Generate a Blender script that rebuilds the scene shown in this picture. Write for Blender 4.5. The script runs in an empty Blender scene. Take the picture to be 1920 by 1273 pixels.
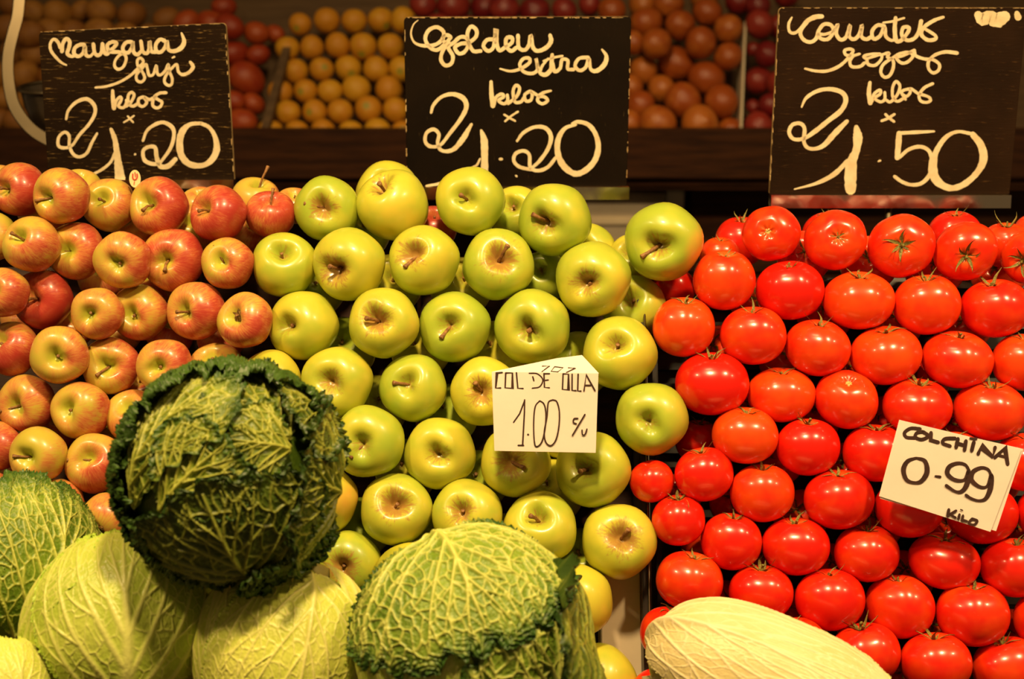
import bpy, bmesh, math, random
import numpy as np
from mathutils import Vector, Matrix, kdtree
C = bpy.context.scene.collection
PI = math.pi
# ------------------------------------------------------------------ camera
F = 2638.0
PITCH = math.radians(20)
CAMH = 1.75
cd = bpy.data.cameras.new('camera'); cam = bpy.data.objects.new('camera', cd); C.objects.link(cam)
cd.sensor_width = 36; cd.lens = 36 * F / 1920
cam.location = (0, 0, CAMH); cam.rotation_euler = (PI / 2 - PITCH, 0, 0)
cd.clip_start = 0.05
cd.dof.use_dof = True; cd.dof.focus_distance = 1.47; cd.dof.aperture_fstop = 4.8
bpy.context.scene.camera = cam
# ------------------------------------------------------------------ world, lamps, exposure
vs = bpy.context.scene.view_settings
vs.view_transform = 'Standard'; vs.look = 'None'; vs.gamma = 1; vs.use_curve_mapping = False
vs.exposure = 0.0
w = bpy.data.worlds.new('world'); bpy.context.scene.world = w; w.use_nodes = True
w.node_tree.nodes['Background'].inputs[0].default_value = (1, .62, .28, 1)
w.node_tree.nodes['Background'].inputs[1].default_value = 0.12
def lamp(x, y, z, power, size, aim):
    ld = bpy.data.lights.new('stall_or_fill_light', 'AREA'); ld.shape = 'DISK'; ld.size = size
    ld.energy = power; ld.spread = math.radians(105); ld.color = (1, .675, .31)
    o = bpy.data.objects.new('stall_or_fill_light', ld); C.objects.link(o); o.location = (x, y, z)
    o.rotation_euler = (Vector(aim) - Vector((x, y, z))).to_track_quat('-Z', 'Y').to_euler()
for lx in (-.92, -.06, .80, 1.66):
    lamp(lx, .88, 2.45, (6.9, 8.0, 8.6, 8.6)[int((lx + 1) / .86)], .13, (lx, 1.30, 1.1))
lamp(-.1, 1.25, 2.75, 5.0, .3, (.1, 2.8, 1.5))  # added fill light, not a stall lamp: brightens the dim back shelf
# ------------------------------------------------------------------ frames
cr, sr = math.cos(PITCH), math.sin(PITCH)
RIGHT = Vector((1, 0, 0)); UP = Vector((0, sr, cr)); FWD = Vector((0, cr, -sr)); CAM = Vector((0, 0, CAMH))
def W(px, py, z):                      # the point that sits at depth z (metres in front of the camera)
    return CAM + FWD * z + RIGHT * ((px - 960) / F * z) + UP * ((636.5 - py) / F * z)
def basis(px, py):                     # right, up, toward-the-viewer axes of a thing standing there
    t = -(W(px, py, 1) - CAM).normalized()
    r = UP.cross(t).normalized(); u = t.cross(r)
    return Matrix((r, u, t)).transposed()
def zslope(py):                        # depth of the slope of fruit
    k = (636.5 - py) / F
    return 1.50 / (1 - .21 * k)
rnd = random.Random(5)
# ------------------------------------------------------------------ helpers
def tag(o, label=None, cat=None, group=None, kind=None):
    if label: o['label'] = label
    if cat: o['category'] = cat
    if group: o['group'] = group
    if kind: o['kind'] = kind
    return o
def link(name, me, parent=None, mat=None, smooth=True):
    o = bpy.data.objects.new(name, me); C.objects.link(o)
    if parent: o.parent = parent
    if mat is not None and len(me.materials) == 0: me.materials.append(mat)
    return o
def mesh_np(name, V, Fc, smooth=True):
    me = bpy.data.meshes.new(name); me.from_pydata([tuple(v) for v in V], [], [tuple(f) for f in Fc])
    if smooth: me.polygons.foreach_set('use_smooth', [True] * len(me.polygons))
    me.update(); return me
def empty(name, loc, mat3=None):
    o = bpy.data.objects.new(name, None); C.objects.link(o); o.empty_display_size = .02
    o.matrix_world = Matrix.Translation(loc) @ (mat3.to_4x4() if mat3 else Matrix())
    return o
def box_bm(bm, x0, x1, y0, y1, z0, z1, bev=0):
    r = bmesh.ops.create_cube(bm, size=1)
    for v in r['verts']:
        v.co = Vector(((x0 + x1) / 2 + v.co.x * (x1 - x0), (y0 + y1) / 2 + v.co.y * (y1 - y0), (z0 + z1) / 2 + v.co.z * (z1 - z0)))
    if bev:
        es = list({e for v in r['verts'] for e in v.link_edges})
        bmesh.ops.bevel(bm, geom=es, offset=bev, segments=2, affect='EDGES')
def box(name, x0, x1, y0, y1, z0, z1, mat, parent=None, bev=0):
    bm = bmesh.new(); box_bm(bm, x0, x1, y0, y1, z0, z1, bev)
    me = bpy.data.meshes.new(name); bm.to_mesh(me); bm.free()
    return link(name, me, parent, mat)
def tube(pts, rads, n=8, cap=True):
    V = []; Fc = []; P = [Vector(p) for p in pts]
    ref = Vector((.31, .87, .4))
    for i, p in enumerate(P):
        t = (P[min(i + 1, len(P) - 1)] - P[max(i - 1, 0)]).normalized()
        a = t.cross(ref).normalized(); b = t.cross(a)
        for k in range(n):
            an = 2 * PI * k / n
            V.append(p + (a * math.cos(an) + b * math.sin(an)) * rads[i])
    for i in range(len(P) - 1):
        for k in range(n):
            Fc.append((i * n + k, i * n + (k + 1) % n, (i + 1) * n + (k + 1) % n, (i + 1) * n + k))
    if cap:
        Fc.append(tuple(range(n - 1, -1, -1))); Fc.append(tuple(range((len(P) - 1) * n, len(P) * n)))
    return V, Fc
# ------------------------------------------------------------------ materials
class NT:
    def __init__(s, name, rough=.5, spec=.5, coat=0, coat_rough=.1):
        s.m = bpy.data.materials.new(name); s.m.use_nodes = True; s.t = s.m.node_tree
        s.b = s.t.nodes['Principled BSDF']
        s.b.inputs['Roughness'].default_value = rough
        s.b.inputs['Specular IOR Level'].default_value = spec
        s.b.inputs['Coat Weight'].default_value = coat; s.b.inputs['Coat Roughness'].default_value = coat_rough
    def n(s, typ, ins={}, **kw):
        nd = s.t.nodes.new(typ)
        for k, v in kw.items(): setattr(nd, k, v)
        for k, v in ins.items():
            if hasattr(v, 'node'): s.t.links.new(v, nd.inputs[k])
            else: nd.inputs[k].default_value = v
        return nd
    def math(s, op, a, b=0.0, c=None, clamp=False):
        ins = {0: a, 1: b}
        if c is not None: ins[2] = c
        return s.n('ShaderNodeMath', ins, operation=op, use_clamp=clamp).outputs[0]
    def mix(s, f, a, b, blend='MIX'):
        nd = s.n('ShaderNodeMix', data_type='RGBA', blend_type=blend)
        for i, v in ((0, f), (6, a), (7, b)):
            if hasattr(v, 'node'): s.t.links.new(v, nd.inputs[i])
            else: nd.inputs[i].default_value = v if i == 0 else (*v[:3], 1)
        return nd.outputs[2]
    def ramp(s, v, lo, hi, a=0.0, b=1.0):
        return s.n('ShaderNodeMapRange', {0: v, 1: lo, 2: hi, 3: a, 4: b}, interpolation_type='SMOOTHSTEP').outputs[0]
    def noise(s, vec, scale, detail=3, rough=.55, dim='3D', w=0.0, dist=0.0):
        ins = {'Vector': vec, 'Scale': scale, 'Detail': detail, 'Roughness': rough, 'Distortion': dist}
        if dim == '4D': ins['W'] = w
        return s.n('ShaderNodeTexNoise', ins, noise_dimensions=dim).outputs[0]
    def out(s, col, bump=None, strength=.3, dist=.002, rough=None):
        if hasattr(col, 'node'): s.t.links.new(col, s.b.inputs['Base Color'])
        else: s.b.inputs['Base Color'].default_value = (*col[:3], 1)
        if rough is not None: s.t.links.new(rough, s.b.inputs['Roughness'])
        if bump is not None:
            bn = s.n('ShaderNodeBump', {'Strength': strength, 'Distance': dist, 'Height': bump})
            s.t.links.new(bn.outputs[0], s.b.inputs['Normal'])
        return s.m
def fruit_coords(m):
    tc = m.n('ShaderNodeTexCoord').outputs['Object']
    sp = m.n('ShaderNodeSeparateXYZ', {0: tc})
    x, y, z = sp.outputs
    r = m.math('SQRT', m.math('ADD', m.math('MULTIPLY', x, x), m.math('MULTIPLY', y, y)))
    oi = m.n('ShaderNodeObjectInfo')
    cs = m.n('ShaderNodeSeparateColor', {0: oi.outputs['Color']})
    rs = m.math('ADD', r, .06)
    ux, uy = m.math('DIVIDE', x, rs), m.math('DIVIDE', y, rs)
    return tc, x, y, z, r, ux, uy, cs.outputs, m.math('MULTIPLY', oi.outputs['Random'], 50.0)
def mat_apple(fuji):
    m = NT('striped_apple_skin' if fuji else 'yellow_green_apple_skin', .34, .5, .25, .15)
    tc, x, y, z, r, ux, uy, (pr, pg, pb), rn = fruit_coords(m)
    cyl = m.n('ShaderNodeCombineXYZ', {0: ux, 1: uy, 2: m.math('MULTIPLY', z, .22)}).outputs[0]
    big = m.noise(tc, 1.3, 2, dim='4D', w=rn)
    top = m.math('GREATER_THAN', z, 0.0)
    if fuji:
        ground = m.mix(m.ramp(m.math('ADD', big, m.math('MULTIPLY', pg, .35)), .4, .8), (.54, .47, .055), (.66, .42, .075))
        ground = m.mix(m.math('MULTIPLY', m.ramp(r, .5, .12), top), ground, (.50, .52, .05))
        streak = m.noise(cyl, 19, 4, .7, '4D', rn)
        fine = m.noise(cyl, 48, 2, .6, '4D', rn)
        side = m.math('MULTIPLY', m.math('ADD', m.math('MULTIPLY', x, .8), m.math('MULTIPLY', z, -.25)), .45)
        cover = m.math('ADD', m.math('ADD', side, m.math('MULTIPLY', m.math('SUBTRACT', big, .5), 1.6)), m.math('MULTIPLY', m.math('SUBTRACT', pr, .36), 1.25))
        cover = m.math('SUBTRACT', cover, m.math('MULTIPLY', m.ramp(r, .45, .1), m.math('MULTIPLY', top, .35)))
        st = m.math('ADD', m.math('MULTIPLY', m.math('SUBTRACT', streak, .5), 2.0), m.math('MULTIPLY', m.math('SUBTRACT', fine, .5), .9))
        red = m.ramp(m.math('ADD', cover, m.math('MULTIPLY', st, .60)), -.38, .50)
        redc = m.mix(m.ramp(m.math('ADD', cover, m.math('MULTIPLY', st, .7)), .0, .9), (.60, .155, .065), (.42, .040, .026))
        col = m.mix(red, ground, redc)
    else:
        ground = m.mix(m.ramp(m.math('ADD', big, m.math('MULTIPLY', m.math('SUBTRACT', pg, .5), .6)), .25, .8), (.37, .48, .040), (.62, .58, .050))
        col = m.mix(m.math('MULTIPLY', m.math('MULTIPLY', m.ramp(r, .48, .1), top), .55), ground, (.33, .43, .03))
        side = m.math('ADD', m.math('MULTIPLY', x, .9), m.math('MULTIPLY', m.math('SUBTRACT', big, .5), 1.2))
        col = m.mix(m.math('MULTIPLY', m.ramp(side, .35, 1.15), m.math('MULTIPLY', pr, .8)), col, (.78, .33, .06))
        ray = m.noise(m.n('ShaderNodeCombineXYZ', {0: ux, 1: uy, 2: m.math('MULTIPLY', r, .6)}).outputs[0], 7, 4, .7, '4D', rn)
        lim = m.math('ADD', m.math('MULTIPLY', m.math('SUBTRACT', ray, .5), 1.5), m.math('MULTIPLY', pb, .46))
        rus = m.math('MULTIPLY', m.ramp(m.math('SUBTRACT', lim, r), -.12, .25), top)
        col = m.mix(m.math('MULTIPLY', rus, .85), col, (.40, .19, .05))
    vo = m.n('ShaderNodeTexVoronoi', {'Vector': tc, 'Scale': 11.0, 'Randomness': 1.0})
    dot = m.ramp(vo.outputs['Distance'], .075, .03)
    pick = m.math('GREATER_THAN', m.n('ShaderNodeSeparateColor', {0: vo.outputs['Color']}).outputs[0], .45)
    col = m.mix(m.math('MULTIPLY', m.math('MULTIPLY', dot, pick), .45), col, (.75, .60, .22) if fuji else (.32, .24, .04))
    m.b.inputs['Subsurface Weight'].default_value = .06
    m.b.inputs['Subsurface Radius'].default_value = (.6, .4, .1); m.b.inputs['Subsurface Scale'].default_value = .01
    return m.out(col, m.noise(tc, 3, 1), .06, .002)
def mat_tomato():
    m = NT('tomato_skin', .25, .5, .4, .09)
    tc, x, y, z, r, ux, uy, (pr, pg, pb), rn = fruit_coords(m)
    big = m.noise(tc, 1.5, 2, dim='4D', w=rn)
    f = m.ramp(m.math('ADD', big, m.math('MULTIPLY', m.math('SUBTRACT', pr, .5), .9)), .2, .85)
    col = m.mix(f, (.74, .012, .004), (.86, .075, .006))
    top = m.math('GREATER_THAN', z, 0.0)
    col = m.mix(m.math('MULTIPLY', m.math('MULTIPLY', m.ramp(r, .4, .1), top), m.math('MULTIPLY', pg, .5)), col, (.85, .22, .03))
    vo = m.n('ShaderNodeTexVoronoi', {'Vector': tc, 'Scale': 17.0})
    pick = m.math('GREATER_THAN', m.noise(tc, 2.2, 1, dim='4D', w=rn), .6)
    col = m.mix(m.math('MULTIPLY', m.math('MULTIPLY', m.ramp(vo.outputs['Distance'], .09, .03), pick), .5), col, (.9, .42, .16))
    m.b.inputs['Subsurface Weight'].default_value = .05
    m.b.inputs['Subsurface Radius'].default_value = (1, .2, .05); m.b.inputs['Subsurface Scale'].default_value = .01
    return m.out(col, m.noise(tc, 3, 1), .05, .002)
def mat_simple(name, c1, c2, scale=8, rough=.5, spec=.5, bump=.2, dist=.002, stretch=(1, 1, 1), coat=0):
    m = NT(name, rough, spec, coat)
    tc = m.n('ShaderNodeTexCoord').outputs['Object']
    mp = m.n('ShaderNodeMapping', {'Vector': tc, 'Scale': stretch}).outputs[0]
    nz = m.noise(mp, scale, 5, .6)
    return m.out(m.mix(m.ramp(nz, .3, .7), c1, c2), nz, bump, dist)
def mat_back_fruit(name, c1, c2, rough=.4, eye=None):
    m = NT(name, rough, .5)
    tc, x, y, z, r, ux, uy, (pr, pg, pb), rn = fruit_coords(m)
    col = m.mix(m.ramp(m.math('ADD', m.noise(tc, 1.6, 2, dim='4D', w=rn), m.math('MULTIPLY', m.math('SUBTRACT', pr, .5), .5)), .3, .75), c1, c2)
    if eye:
        col = m.mix(m.math('MULTIPLY', m.math('MULTIPLY', m.ramp(r, .4, .1), m.math('GREATER_THAN', z, 0.0)), m.math('MULTIPLY', pg, .8)), col, eye)
    return m.out(col, m.noise(tc, 14, 2), .15, .02)
M = {}
M['golden'] = mat_apple(False); M['fuji'] = mat_apple(True); M['tomato'] = mat_tomato()
M['stem'] = mat_simple('apple_stem_brown', (.13, .050, .015), (.34, .17, .05), 9, .6)
M['calyx'] = mat_simple('tomato_calyx_green', (.10, .10, .015), (.30, .24, .06), 30, .6, .3)
M['scar'] = mat_simple('stem_scar', (.62, .50, .16), (.42, .36, .10), 12, .6)
M['blemish'] = mat_simple('corky_scar', (.20, .09, .02), (.55, .32, .10), 18, .9, .2, .8, .01)
M['lemon'] = mat_back_fruit('citrus_skin', (.58, .25, .012), (.64, .34, .016), .5, (.25, .30, .03))
M['onion'] = mat_back_fruit('onion_skin', (.34, .070, .010), (.46, .14, .020), .3)
M['redonion'] = mat_back_fruit('red_onion_skin', (.17, .010, .012), (.28, .028, .018), .3)
M['shelftomato'] = mat_back_fruit('orange_red_skin', (.30, .030, .008), (.40, .07, .012), .4)
M['brownfruit'] = mat_back_fruit('tan_skin', (.26, .10, .015), (.38, .17, .025), .6)
# dark paint over wood with worn specks
def mat_board(dark, light, horiz, speck=.60, amount=.5):
    m = NT('blackboard_paint', .65, .10)
    tc = m.n('ShaderNodeTexCoord').outputs['Object']
    sc = (9, 90, 20) if horiz else (90, 9, 20)
    mp = m.n('ShaderNodeMapping', {'Vector': tc, 'Scale': sc}).outputs[0]
    nz = m.noise(mp, 4.5, 4, .7)
    big = m.noise(tc, 9, 3)
    col = m.mix(m.ramp(big, .3, .75), dark, tuple(c * 1.9 for c in dark))
    col = m.mix(m.math('MULTIPLY', m.ramp(nz, speck, speck + .12), amount), col, light)
    return m.out(col, nz, .35, .001)
M['board1'] = mat_board((.0095, .0045, .0015), (.42, .26, .08), True, .575, .5)
M['board2'] = mat_board((.0050, .0026, .0010), (.30, .20, .08), False, .66, .5)
M['board3'] = mat_board((.012, .0052, .0018), (.20, .10, .03), True, .60, .35)
M['paint'] = mat_simple('cream_lettering_paint', (.72, .60, .36), (.88, .76, .50), 60, .6, .3, .4, .0006)
M['bare'] = mat_simple('bare_wood_edge', (.62, .46, .22), (.30, .18, .07), 40, .7, .2, .3, .001)
M['rail'] = NT('steel_rail', .13); M['rail'].b.inputs['Metallic'].default_value = 1
M['rail'] = M['rail'].out((.72, .66, .55), M['rail'].noise(M['rail'].n('ShaderNodeTexCoord').outputs['Object'], 22, 2), .25, .003)
m_ = NT('brushed_metal', .32); m_.b.inputs['Metallic'].default_value = 1
M['steel'] = m_.out(m_.mix(m_.noise(m_.n('ShaderNodeTexCoord').outputs['Object'], 14, 3), (.16, .13, .08), (.34, .28, .18)))
M['darkdish'] = mat_simple('dark_dish', (.03, .025, .02), (.07, .05, .03), 10, .25)
M['paper'] = mat_simple('white_paper', (.84, .74, .66), (.88, .79, .71), 9, .7, .2, .25, .004)
M['ink'] = mat_simple('dark_ink', (.035, .014, .010), (.06, .025, .018), 60, .5)
M['wood'] = mat_simple('dark_stained_wood', (.022, .007, .003), (.065, .022, .007), 6, .55, .25, .3, .002, (1.2, 14, 14))
M['wood2'] = mat_simple('worn_brown_board', (.08, .045, .018), (.12, .07, .03), 6, .6, .3, .3, .002, (1, 10, 10))
M['wall'] = mat_simple('brown_wall_paint', (.12, .055, .018), (.16, .075, .026), 3, .8)
M['greycard'] = mat_simple('grey_card', (.42, .36, .27), (.52, .46, .36), 5, .7)
M['whitecard'] = mat_simple('pale_card', (.62, .52, .36), (.74, .64, .46), 7, .7)
M['black'] = mat_simple('black_plastic', (.012, .010, .008), (.03, .022, .015), 20, .4)
M['floor'] = mat_simple('floor_tile', (.12, .09, .06), (.18, .13, .09), 3, .5)
M['sticker'] = mat_simple('cream_sticker', (.85, .72, .36), (.9, .78, .42), 9, .4)
M['redprint'] = mat_simple('red_print', (.55, .05, .03), (.6, .08, .04), 9, .5)
# ------------------------------------------------------------------ setting
def slab(name, x0, x1, y0, y1, z0, z1, mat, kind='structure'):
    o = box(name, x0, x1, y0, y1, z0, z1, mat); o['kind'] = kind; return o
slab('floor', -3.2, 3.2, -1.5, 4.0, -.05, 0, M['floor'])
slab('wall_back', -3.2, 3.2, 3.62, 3.72, 0, 3.6, M['wall'])
# ------------------------------------------------------------------ stall structure
def slope_frame(py0, off):             # frame lying in the slope of the fruit pile, off metres behind its middle
    z = zslope(py0) + off
    p = W(960, py0, z)
    d = (W(960, 200, zslope(200)) - W(960, 1100, zslope(1100))).normalized()   # up the slope
    nrm = RIGHT.cross(d).normalized()                                           # towards the viewer? fixed below
    if nrm.dot(CAM - p) < 0: nrm = -nrm
    return p, d, nrm
p0, sd, sn = slope_frame(640, .125)
SM = Matrix((RIGHT, sd, RIGHT.cross(sd).normalized())).transposed()
if SM.col[2].dot(sn) < 0: SM = Matrix((-RIGHT, sd, (-RIGHT).cross(sd).normalized())).transposed()
SLOPES = []
def sloped(name, px0, px1, py_top, py_bot, off, th, mat, label, cat):
    z = zslope(640) + off
    a, b = (px0 - 960) / F * z, (px1 - 960) / F * z
    q = W(960, 636.5, z)
    t = (636.5 - py_top) / F * z * 1.03; bt = (636.5 - py_bot) / F * z * 1.03
    e = empty(name, q, Matrix((RIGHT, sd, RIGHT.cross(sd))).transposed())
    tag(e, label, cat); SLOPES.append((e, bt))
    return e, a, b, bt, t
e, a, b, bt, t = sloped('sloping_display_board', -450, 1196, 500, 1500, .13, .02, None, 'dark sloping board under the two heaps of apples', 'board')
for k in range(4):
    w_ = (b - a) / 4
    box('plank', a + k * w_ + .002, a + (k + 1) * w_ - .002, bt, t, -.012, 0, M['wood'], e, .002)
e, a, b, bt, t = sloped('black_tomato_tray', 1214, 2350, 520, 1500, .12, .02, None, 'black plastic tray with slotted bottom under the red tomatoes', 'tray')
box('base', a, b, bt, t, -.012, 0, M['black'], e, .002)
for k in range(26):
    yy = bt + (t - bt) * (k + .5) / 26
    box('slat', a + .01, b, yy - .004, yy + .004, 0, .012, M['black'], e)
box('rim', a, a + .006, bt, t, 0, .05, M['black'], e, .001)
e, a, b, bt, t = sloped('pale_card_strip', 1120, 1192, 1050, 1500, .05, .02, None, 'pale card ledge beside the lowest green apples', 'card')
box('card', a, b, bt, t, -.055, 0, M['whitecard'], e, .001)
e, a, b, bt, t = sloped('black_divider', 1196, 1209, 560, 1500, .02, .02, None, 'black divider with a thin bright wire between green apples and tomatoes', 'divider')
box('panel', a, b, bt, t, -.10, 0, M['black'], e, .001)
tb = bpy.data.meshes.new('wire'); V, Fc = tube([(b - .002, bt, .003), (b - .001, t * .3 + bt * .7, .003), (b, t, .003)], [.0014] * 3)
link('wire', mesh_np('wire', V, Fc), e, M['steel'])
# counter carrying it all
zc = min((SLB.matrix_world @ Vector((0, SLT, -.02))).z for SLB, SLT in SLOPES) + .045
cy0 = W(960, 1400, 1.10).y
ct = empty('market_counter', (0, cy0, 0)); tag(ct, 'brown wooden stall counter that carries the sloping heaps', 'counter')
box('top', -1.5, 1.5, 0, 1.05, zc - .09, zc - .05, M['wood'], ct, .003)
box('front_panel', -1.5, 1.5, .02, .05, 0, zc - .09, M['wood'], ct)
box('back_panel', -1.5, 1.5, 1.0, 1.03, 0, zc - .09, M['wood'], ct)
tz = W(880, 1462, 1.245).z; ty0 = W(236, 1340, 1.10).y
tr_ = empty('cabbage_tray', (0, ty0, zc - .05)); tag(tr_, 'dark wooden tray along the stall front that carries the cabbages', 'tray')
for k in range(3): box('plank', -1.2, 1.2, k * .075, k * .075 + .072, tz - zc + .036, tz - zc + .05, M['wood'], tr_, .002)
for xx in (-1.2, 0, 1.185): box('support', xx, xx + .015, .0, .2, .0, tz - zc + .036, M['wood'], tr_)
# ------------------------------------------------------------------ back shelf with produce
ZB = 2.78
beam_t = W(960, 243, ZB); beam_b = W(960, 343, ZB)
sh = empty('back_shelf', (0, beam_t.y, 0)); tag(sh, 'dark stained wooden shelf whose front board holds back fruit and onions', 'shelf')
box('front_board', -1.75, 1.75, 0, .022, beam_b.z, beam_t.z, M['wood'], sh, .002)
box('lower_rail', -1.75, 1.75, .03, .06, beam_b.z - .03, beam_b.z - .002, M['wood'], sh)
box('shelf_base', -1.75, 1.75, .022, .95, beam_b.z - .02, beam_b.z, M['wood'], sh)
for xx in (-1.72, 1.69, .315):
    box('leg', xx, xx + .035, .035, .07, 0, beam_b.z - .02, M['black'], sh)
box('back_panel', -1.75, 1.75, .55, .57, 0, beam_b.z - .02, M['wood'], sh)
# thing under the shelf: grey board and brown crate
a = W(1060, 365, 2.9); b = W(1262, 428, 2.9)
gb = empty('grey_storage_box', (a.x, a.y + .02, 0)); tag(gb, 'grey box stored under the back shelf behind the middle sign', 'box')
box('side', 0, b.x - a.x, 0, .25, 0, min(a.z, beam_b.z - .035), M['greycard'], gb, .004); box('lid', -.004, b.x - a.x + .004, -.008, .25, b.z - .004, b.z + .014, M['whitecard'], gb, .003)
a = W(1300, 355, 2.95)
cb = empty('brown_wooden_crate', (a.x, a.y + .03, 0)); tag(cb, 'brown wooden crate under the back shelf beside the black leg', 'crate')
for k in range(5):
    z1 = a.z - k * .2
    box('slat', 0, .75, 0, .015, max(z1 - .19, .01), z1, M['wood2'] if k == 9 else M['wood'], cb, .002)
box('side', 0, .015, .015, .3, .01, a.z, M['wood'], cb); box('side', .735, .75, .015, .3, .01, a.z, M['wood'], cb)
# divider boards between sorts (reach up the slope behind the front board)
def zback(py):
    k = (636.5 - py) / F
    return 2.90 / (1 - .3 * (k - .165))
def divider(pxb, pxt, pyt, th, mat, label, name='crate_divider'):
    pb, pt = W(pxb, 262, zback(262) - .05), W(pxt, pyt, zback(pyt) - .03)
    n = RIGHT * th; V = []
    dn = Vector((0, .06, -.04))
    for o in (0, 1):
        for q in (pb, pt, pt + dn, pb + dn): V.append(q + n * o)
    me = mesh_np(name, V, [(0, 1, 2, 3), (7, 6, 5, 4), (0, 4, 5, 1), (1, 5, 6, 2), (2, 6, 7, 3), (3, 7, 4, 0)], False)
    o = link(name, me, None, mat); tag(o, label, 'divider'); return o
divider(483, 530, 88, .016, M['wood2'], 'worn brown crate side between the dim red fruit and the citrus')
divider(1387, 1396, 40, .004, M['whitecard'], 'thin white crate edge between brown onions and red onions')
divider(333, 352, 60, .012, M['wood2'], 'crate side between tan fruit and dim red fruit behind the first sign')
divider(768, 772, 30, .012, M['wood2'], 'crate side at the end of the citrus behind the middle sign')
o = box('sloping_shelf_tray', -1.75, 1.75, 0, 1.05, -.015, 0, M['wood2'])
pb, pt = W(960, 330, zback(330) + .1), W(960, -60, zback(-60) + .1)
up = (pt - pb).normalized()
o.matrix_world = Matrix.Translation(pb + up * max(0, (beam_b.z + .022 - pb.z) / up.z)) @ Matrix((RIGHT, up, RIGHT.cross(up))).transposed().to_4x4()
tag(o, 'brown sloping tray that the shelf fruit and onions lie on', 'tray')
# ------------------------------------------------------------------ fruit meshes (unit radius, stem axis +Z)
def fruit_mesh(name, seed, kind, nu=40, nv=30):
    R = random.Random(seed); V = []; Fc = []
    ph = [R.uniform(0, 6.28) for _ in range(6)]
    nl = 5 if kind != 'tomato' else R.choice((4, 5, 6))
    conic = R.uniform(.03, .09); asym = R.uniform(.02, .05); dd = R.uniform(.42, .55); dw = R.uniform(.24, .31)
    for j in range(nv + 1):
        t = PI * (j / nv) ** (1.0)
        for i in range(nu):
            a = 2 * PI * i / nu
            s, c = math.sin(t), math.cos(t)
            if kind in ('golden', 'fuji'):
                x = s ** .88 if s > 0 else 0; x *= 1 + conic * c
                z = (.90 if kind == 'golden' else .86) * math.copysign(abs(c) ** .92, c)
                lob = .018 * math.cos(5 * a + ph[0]) * (1 - c) + .014 * math.cos(3 * a + ph[1]) * (1 + c) + asym * math.cos(a + ph[2])
                x *= 1 + lob * min(1, s * 1.5)
                q = x / (dw * (1 + .18 * math.cos(2 * a + ph[3]) + .1 * math.cos(3 * a + ph[4])))
                if c > 0: z -= dd * math.exp(-q ** 1.7)
                else: z += .25 * math.exp(-(x / .27) ** 2)
                z += .03 * math.cos(a + ph[5]) * x
            elif kind == 'tomato':
                x = s ** .9 if s > 0 else 0
                z = .84 * math.copysign(abs(c) ** .95, c)
                amp = .010 * (1 + c) ** 1.3
                lob = amp * math.cos(nl * a + ph[0]) + asym * .8 * math.cos(2 * a + ph[1])
                x *= 1 + lob * min(1, s * 1.6)
                if c > 0: z -= .20 * math.exp(-(x / .24) ** 2) * (1 + .25 * math.cos(nl * a + ph[0]))
                else: z += .04 * math.exp(-(x / .2) ** 2)
            else:                                     # shelf fruit: round, with a small eye
                x = s; z = .95 * c - (.06 * math.exp(-(x / .16) ** 2) if c > 0 else 0)
                x *= 1 + .02 * math.cos(3 * a + ph[0]) + .02 * math.cos(2 * a + ph[1])
                if kind == 'onion' and c > 0: z += .16 * math.exp(-(x / .18) ** 2)
            if j in (0, nv) and i > 0: continue
            V.append((x * math.cos(a), x * math.sin(a), z))
    mr = sorted(math.hypot(v[0], v[1]) for v in V)[-nu // 2]
    V = [(v[0] / mr, v[1] / mr, v[2]) for v in V]
    top, bot = 0, len(V) - 1
    rr = lambda j, i: 1 + (j - 1) * nu + i % nu
    for i in range(nu):
        Fc.append((top, rr(1, i), rr(1, i + 1)))
        for j in range(1, nv - 1): Fc.append((rr(j, i), rr(j + 1, i), rr(j + 1, i + 1), rr(j, i + 1)))
        Fc.append((rr(nv - 1, i), bot, rr(nv - 1, i + 1)))
    me = mesh_np(name, V, Fc); return me
FM = {k: [fruit_mesh(n, 10 * q + s, k) for s in range(6)] for q, (k, n) in enumerate((('golden', 'green_apple'), ('fuji', 'red_apple'), ('tomato', 'tomato')))}
for k in FM:
    for me in FM[k]: me.materials.append(M[k])
def small(kind, mat, n):
    out = []
    for s in range(3):
        me = fruit_mesh(n, 77 + s, kind, 24, 16); me.materials.append(M[mat]); out.append(me)
    return out
# calyx: thin curved sepals and a stub
def calyx_mesh(seed, ns=5, ln=.5, curl=.5, stub=.16):
    R = random.Random(seed); V = []; Fc = []
    for k in range(ns):
        a = 2 * PI * k / ns + R.uniform(-.25, .25); L = ln * R.uniform(.6, 1.15); cu = curl * R.uniform(-.2, 1.3); tw = R.uniform(-.5, .5)
        b = len(V); N = 7
        for i in range(N):
            u = i / (N - 1); rad = .03 + L * u; an = a + tw * u * u
            wd = .046 * math.sin(PI * (.12 + .88 * u) ** .8) * (1 - u * .5) + .004
            zz = .02 + .10 * math.exp(-((rad - .28) / .2) ** 2) + cu * u * u * .45
            c, s = math.cos(an), math.sin(an)
            for side, dz in ((-1, .012), (0, -.006), (1, .012)):
                V.append((rad * c - side * wd * s, rad * s + side * wd * c, zz + dz))
        for i in range(N - 1):
            for q in (0, 1): Fc.append((b + 3 * i + q, b + 3 * i + q + 1, b + 3 * i + q + 4, b + 3 * i + q + 3))
    v2, f2 = tube([(0, 0, 0), (.01, 0, stub * .5), (.03 * R.uniform(-1, 1), .03, stub), (.03, .035, stub + .01)], [.045, .032, .035, .042], 7)
    b = len(V); V += [tuple(v) for v in v2]; Fc += [tuple(b + i for i in f) for f in f2]
    me = mesh_np('calyx', V, Fc); me.materials.append(M['calyx']); return me
CAL = [calyx_mesh(s, 5 + (s % 2), .42 + .05 * (s % 3), .35 + .5 * (s % 3) / 2, .12 + .08 * (s % 2)) for s in range(8)]
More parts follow.
